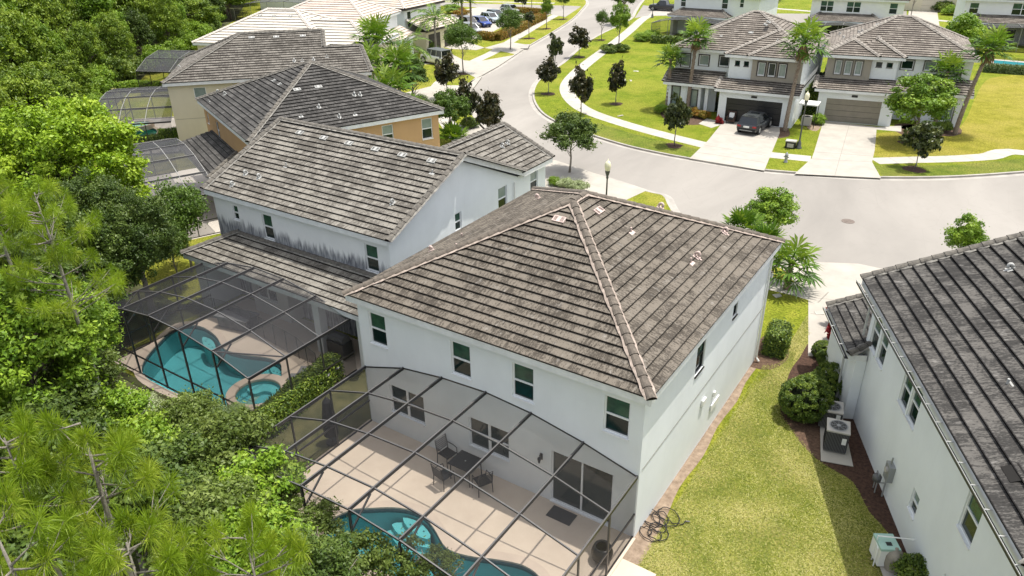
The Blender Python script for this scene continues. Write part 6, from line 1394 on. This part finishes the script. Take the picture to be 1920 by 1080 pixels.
# ---------------------------------------------------------------- hedges and shrubs
hedge('hedge', 'clipped hedge running between the two near pool cages', [(-3.3,-3.9),(-1.0,-1.9),(-.5,.8)] and [tuple(g(500,815)[:2]),tuple(g(560,760)[:2]),tuple(g(625,708)[:2])], .75, 1.0, 'hedge', .055, 1500)
hedge('hedge', 'clipped hedge along the near side of the cream house cage', gw((205,284),(262,282),(300,276)), 1.0, 1.0, 'hedge', .07, 500)
hedge('hedge', 'clipped hedge end between cream house and tan house lanai roof', gw((305,274),(350,268)), 1.1, 1.3, 'fresh', .07, 500)
hedge('hedge', 'clipped hedge in front of the farthest left side cage', gw((222,172),(250,168),(300,170)), 1.0, .9, 'fresh', .08, 350)
hedge('hedge', 'small dark clipped hedge at the front corner of the near house', [(12.0,13.1),(11.85,14.4)], .8, 1.05, 'hedge', .055, 1500)
hedge('hedge', 'low clipped hedge beside the far left screened lanai', gw((1222,80),(1270,82)), 1.2, .9, 'hedge', .12, 220)
hedge('hedge', 'low pale hedge before the turquoise pool', gw((1845,134),(1960,142)), 1.2, .8, 'grey', .12, 220)
hedge('hedge', 'golden and red hedge beside the parked cars', gw((903,72),(930,76),(965,62),(990,48),(1015,36)), 1.6, .9, 'gold', .13, 300)
hedge('hedge', 'far golden hedge behind the parked cars', gw((965,24),(1020,28)), 1.4, .9, 'gold', .13, 250)
hedge('hedge', 'dark hedge in the gap between black garage and taupe garage houses', gw((1515,215),(1530,180)), 2.2, 2.2, 'hedge', .12, 260)
def bigbush(label, pts, wd, h, k='hedge', **a): return hedge('clipped_bush', label, pts, wd, h, k, .05, 1300, rough=.09, cat='bush', **a)
def clipped(label, c, rx, rz, rot=0.):
    t = shrub('clipped_bush', label, (c[0], c[1], 0), rx, 'clip', rz, None, 'bush'); t.children[0].location = (0, 0, rz*.8)
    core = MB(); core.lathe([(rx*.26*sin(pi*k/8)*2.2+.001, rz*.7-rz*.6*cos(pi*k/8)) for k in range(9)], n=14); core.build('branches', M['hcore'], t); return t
clipped('large rounded clipped bush hiding the first air conditioner', g(1503,778), 1.02, 1.05)
clipped('dark rounded clipped bush filling the gap between the large one and the white wall', g(1556,742), .85, .85)
clipped('dark clipped bush behind the large rounded one, near red plants', g(1556,690), .6, .55)
clipped('small dark clipped bush beside the grey roofed garage wing', g(1538,668), .45, .45)
shrub('leafy_shrub', 'round green shrub at the bottom edge beside the right hand wall', (*g(1712,1092)[:2],0), .75, 'bush', .85)
SG = 'shrubs round the houses'
for lab, q, r_, cr, rz in (('rounded shrub under the left window of the black garage house', (1262,215),.9,'bush',.8), ('golden shrub before the porch of the black garage house', (1300,218),.85,'bushg',.8), ('second golden shrub beside the porch walk', (1318,222),.75,'bushg',.7), ('low green shrub at the far left corner bed', (1243,212),.9,'bushf',.8),
    ('round shrub in bare soil beside the taupe garage', (1531,232),.85,'bushf',.85), ('shrub behind the leaning fan palm foot, left', (1740,245),.9,'bushf',.8), ('dark shrub at the foot of the leaning fan palm', (1768,247),.9,'bush',.9),
    ('ornamental grass clump at the foot of the tall bright tree, left', (1141,98),1.4,'bush',1.0), ('ornamental grass clump at the foot of the tall bright tree, right', (1165,97),1.4,'bush',1.0),
    ('broad leaved plants beside the far left lanai', (1205,76),1.7,'bushf',1.2), ('broad leaved plants touching the lanai hedge', (1222,73),1.5,'bushf',1.2), ('low grey green shrub by the near driveway, left', (1060,352),.75,'bushv',.7), ('low grey green shrub by the near driveway, middle', (1085,358),.8,'bushv',.75), ('low grey green shrub by the near driveway, right', (1040,347),.6,'bushf',.6),
    ('dark hedge bush below the queen palm', (805,96),1.5,'bush',1.2), ('green bush beside the garage of the pale grey house', (825,84),1.4,'bushf',1.6), ('round bush at the corner of the pale grey house', (852,25),2.0,'bushf',1.6), ('golden bush at the corner of the pale grey house', (866,30),1.8,'bushg',1.3), ('red leaved bush by the far cream garage', (1800,12),2.0,'redp',1.6), ('round green bush by the far cream garage', (1770,22),2.2,'bush',1.7), ('round green bush beyond the far driveway', (1785,28),2.0,'bushf',1.5),
    ('pale shrub in the mulch beside the lagoon pool, left', (262,775),.9,'bushv',.9), ('pale variegated shrub in the mulch beside the lagoon pool, right', (300,790),.8,'bushv',.9), ('shrub on the grass between palmetto and tan wall', (880,238),1.0,'bush',.8), ('wispy shrub near the drive of the tan house', (790,200),1.2,'grey',1.0)):
    shrub('garden_shrub', lab, gp(q), r_, cr, rz, SG)
for lab, q, r_ in (('red leaved cordyline by the slate roofed house, topmost', (1562,612),.45), ('red leaved cordyline by the slate roofed house, middle', (1560,640),.45), ('red leaved cordyline beside the dark bush', (1572,690),.45), ('red potted plant before the porch of the black garage house', (1349,232),.38)): shrub('red_cordyline', lab, (*g(*q)[:2],.3 if q[0] > 1500 else 0), r_, 'redp', r_*1.5, 'red leaved plants', 'plant')
# ---------------------------------------------------------------- near trees, lower left
tree('broadleaf_tree', 'bright yellow green broadleaf tree left of the tan house cage', (*g(118,300,6.5)[:2],0), 9.8, 4.2, 'bright', 'a', cz=6.0, rz=4.1)
tree('broadleaf_tree', 'fresh green broadleaf tree at the left edge beside the lagoon pool', (*g(40,660,5)[:2],0), 8.0, 2.9, 'fresh', 'a', cz=5.0, rz=2.9)
tree('oak_tree', 'dark green oak beside the lawn behind the lagoon pool cage', (*g(250,450,4.3)[:2],0), 6.8, 2.15, 'oak', 'b', cz=4.2, rz=2.5)
tree('oak_tree', 'dark grey green oak left of the tan house cage', (*g(180,410,5.2)[:2],0), 7.4, 2.1, 'oak', 'b', cz=5.2, rz=2.2)
tree('young_tree', 'thin airy sapling in front of the tan house cage', (*g(335,400,3.5)[:2],0), 5.6, 1.7, 'elm2', 'thin', cz=3.4, rz=2.0)
tree('young_tree', 'small slim green tree on the grass beyond the lanai roof', (*g(322,470,2.3)[:2],0), 4.0, 1.0, 'elm2', 'thin', cz=2.6, rz=1.3)
tree('oak_tree', 'shady dark tree against the corner of the lagoon pool cage', (*g(150,500,4)[:2],0), 6.8, 2.6, 'oak', 'b', cz=4., rz=2.6)
tree('broadleaf_tree', 'fresh green tree top just left of the lagoon pool', (*g(140,610,4)[:2],0), 6.0, 1.6, 'fresh', 'a', cz=3.9, rz=1.9)
NB = 'thicket along the cages'
for i, (q, z, r_, cr, h, lab) in enumerate((
    ((330,905),2.6,1.7,'oakn',4.2,'dark bushy tree in the thicket, left of the near cage corner'), ((415,850),2.4,1.8,'oliven',4.0,'olive green bushy tree beside the near cage corner'), ((480,930),2.7,1.5,'freshn',4.2,'bright leaved bushy tree in front of the near cage corner'), ((360,790),1.8,1.35,'oliven',3.0,'low olive bush below the lagoon pool cage'), ((430,800),1.6,1.1,'grey',2.6,'small fine leaved bush below the round spa'), ((515,925),2.6,.95,'oliven',3.8,'small olive tree overlapping the near cage edge'),
    ((280,870),2.4,1.6,'freshn',3.9,'fresh green bushy tree in the thicket'), ((590,985),2.5,1.0,'sparse',4.0,'fine leaved tree over the pool corner'), ((665,1055),2.5,1.15,'sparse',4.6,'dark fine leaved tree at the bottom before the pool'), ((745,1075),2.4,1.1,'sparse',4.0,'grey green open tree over the near pool'), ((825,1060),2.3,.7,'sparse',3.8,'small leafy tree top at the right end of the near pool'), ((585,1075),3.4,1.3,'oakn',5.0,'dark tree at the bottom edge behind the pines'),
    ((210,790),2.6,1.5,'freshn',4.0,'green bush left of the mulch bed'), ((130,800),3.0,1.8,'oakn',4.6,'dark bush behind the left pines'), ((60,860),4.0,2.0,'oakn',5.6,'dark tree behind the lowest left pines'), ((240,960),3.6,2.0,'oakn',5.2,'dark tree between the two lower pines'), ((400,1000),3.2,1.8,'oliven',4.8,'olive tree behind the bottom pine'), ((480,1040),3.2,1.5,'freshn',4.6,'fresh green tree behind the bottom pine'), ((120,1000),4.2,2.2,'oakn',6.0,'dark tree in the bottom left corner'), ((30,560),5.0,2.6,'oakn',7.5,'dark tree behind the left edge pine'), ((150,710),3.0,1.6,'oliven',4.6,'olive bush against the lagoon pool cage'))):
    tree('thicket_tree', lab, (*g(*q, z)[:2],0), h, r_, cr, 'multi', cz=z, group=NB, rz=r_*.95)
rr = random.Random(11)
def pine_at(lab, q, z, k, rot, s): pine(lab, (*g(*q, z)[:2],0), k, rot, s, z/9.2/s)
pine_at('pine with long yellow green needles at the left edge, mid height', (85,425), 9.4, 1, .5, .74)
pine_at('pine with long needles at the left edge behind the first one', (-20,390), 9.0, 0, .9, .8)
pine_at('pine with long needles above the lower left corner', (40,900), 9.4, 0, 1.9, .62)
pine_at('pine with long needles in the thicket, right of the corner pine', (190,905), 9.0, 2, 3.4, .72)
pine_at('pine with upright shoots at the bottom edge, leftmost', (50,1130), 9.4, 2, 1.2, .7)
pine_at('pine with upright shoots at the bottom edge, middle', (265,1100), 9.2, 0, 2.6, .6)
pine_at('pine with upright shoots at the bottom edge, rightmost', (480,1090), 8.6, 1, 4.1, .5)
# ---------------------------------------------------------------- the wood
FW = 'trees of the wood behind the pool cages'
edge = [(-19,-8),(-22,2),(-33,8),(-45,10),(-52,18),(-66,30),(-72,43),(-84,56),(-100,72)]
placed = []; rr = random.Random(5); n = 0
def inside(x, y):
    # left of the wood edge polyline
    best = 1e9; sgn = 0
    for a, b in zip(edge[:-1], edge[1:]):
        ax, ay = b[0]-a[0], b[1]-a[1]; L2 = ax*ax+ay*ay; t = max(0, min(1, ((x-a[0])*ax+(y-a[1])*ay)/L2)); dx, dy = x-a[0]-ax*t, y-a[1]-ay*t; d = math.hypot(dx, dy)
        if d < best: best = d; sgn = ax*dy-ay*dx
    return best if sgn > 0 else -best
tries = 0
while tries < 30000 and n < 285:
    tries += 1; x, y = (rr.uniform(-100, -14), rr.uniform(-30, 85)) if tries % 3 else (rr.uniform(-300, -80), rr.uniform(-30, 190)); d_ = inside(x, y)
    if d_ < 2.2: continue
    v = Vector((x, y, 6))-Vector(CAM); k = v.dot(Vector(_f))
    if k < 8: continue
    ux = 960+FPX*v.dot(Vector(_R))/k; uy = 540-FPX*v.dot(Vector(_U))/k
    if ux < -180 or ux > 520 or uy < -70 or uy > 640: continue
    far = k > 75; md = 3.6 if k < 75 else 4.2 if k < 110 else 6.0 if k < 170 else 9
    if k < 34 and uy > 250: continue
    if any((x-a)**2+(y-b)**2 < md*md for a, b in placed): continue
    placed.append((x, y)); n += 1
    h = rr.uniform(8.5, 13) if d_ > 6 else rr.uniform(5.0, 8); r_ = (rr.uniform(2.8, 4.2) if d_ > 6 else rr.uniform(2.1, 3.0))*(1 if k < 110 else 1.4)
    kd = rr.choice([0, 0, 1, 1, 2, 2, 3, 4, 4]); lab = ('broad green tree in the wood', 'dark tree in the wood', 'light green tree in the wood')[1 if kd == 3 else 2 if kd == 4 else 0]
    lab += ', in the top left corner' if uy < 130 and ux < 160 else ', top edge behind the roofs' if uy < 130 else ', at the left edge' if ux < 60 else ', in the row nearest the cages' if d_ < 8 else ', in the middle of the wood'
    tree('woodland_tree', lab, (x, y, 0), h, r_, 'forest%d' % kd, 'a', group=FW, rz=h*.42, cz=h*.56)
for i, (a, b) in enumerate(zip(edge[:-1], edge[1:])):
    L_ = math.hypot(b[0]-a[0], b[1]-a[1]); m_ = int(L_/3.2)
    for j in range(m_):
        f = (j+.5)/m_; x = a[0]+(b[0]-a[0])*f-rr.uniform(.5, 3.5); y = a[1]+(b[1]-a[1])*f-rr.uniform(0, 2.5)
        if i == 0: continue
        r_ = rr.uniform(1.3, 2.3); shrub('edge_bush', 'leafy bush at the foot of the wood edge', (x, y, 0), r_, rr.choice(['bushf', 'bushf', 'bush']), r_*rr.uniform(.9, 1.5), 'bushes along the wood edge', 'bush')
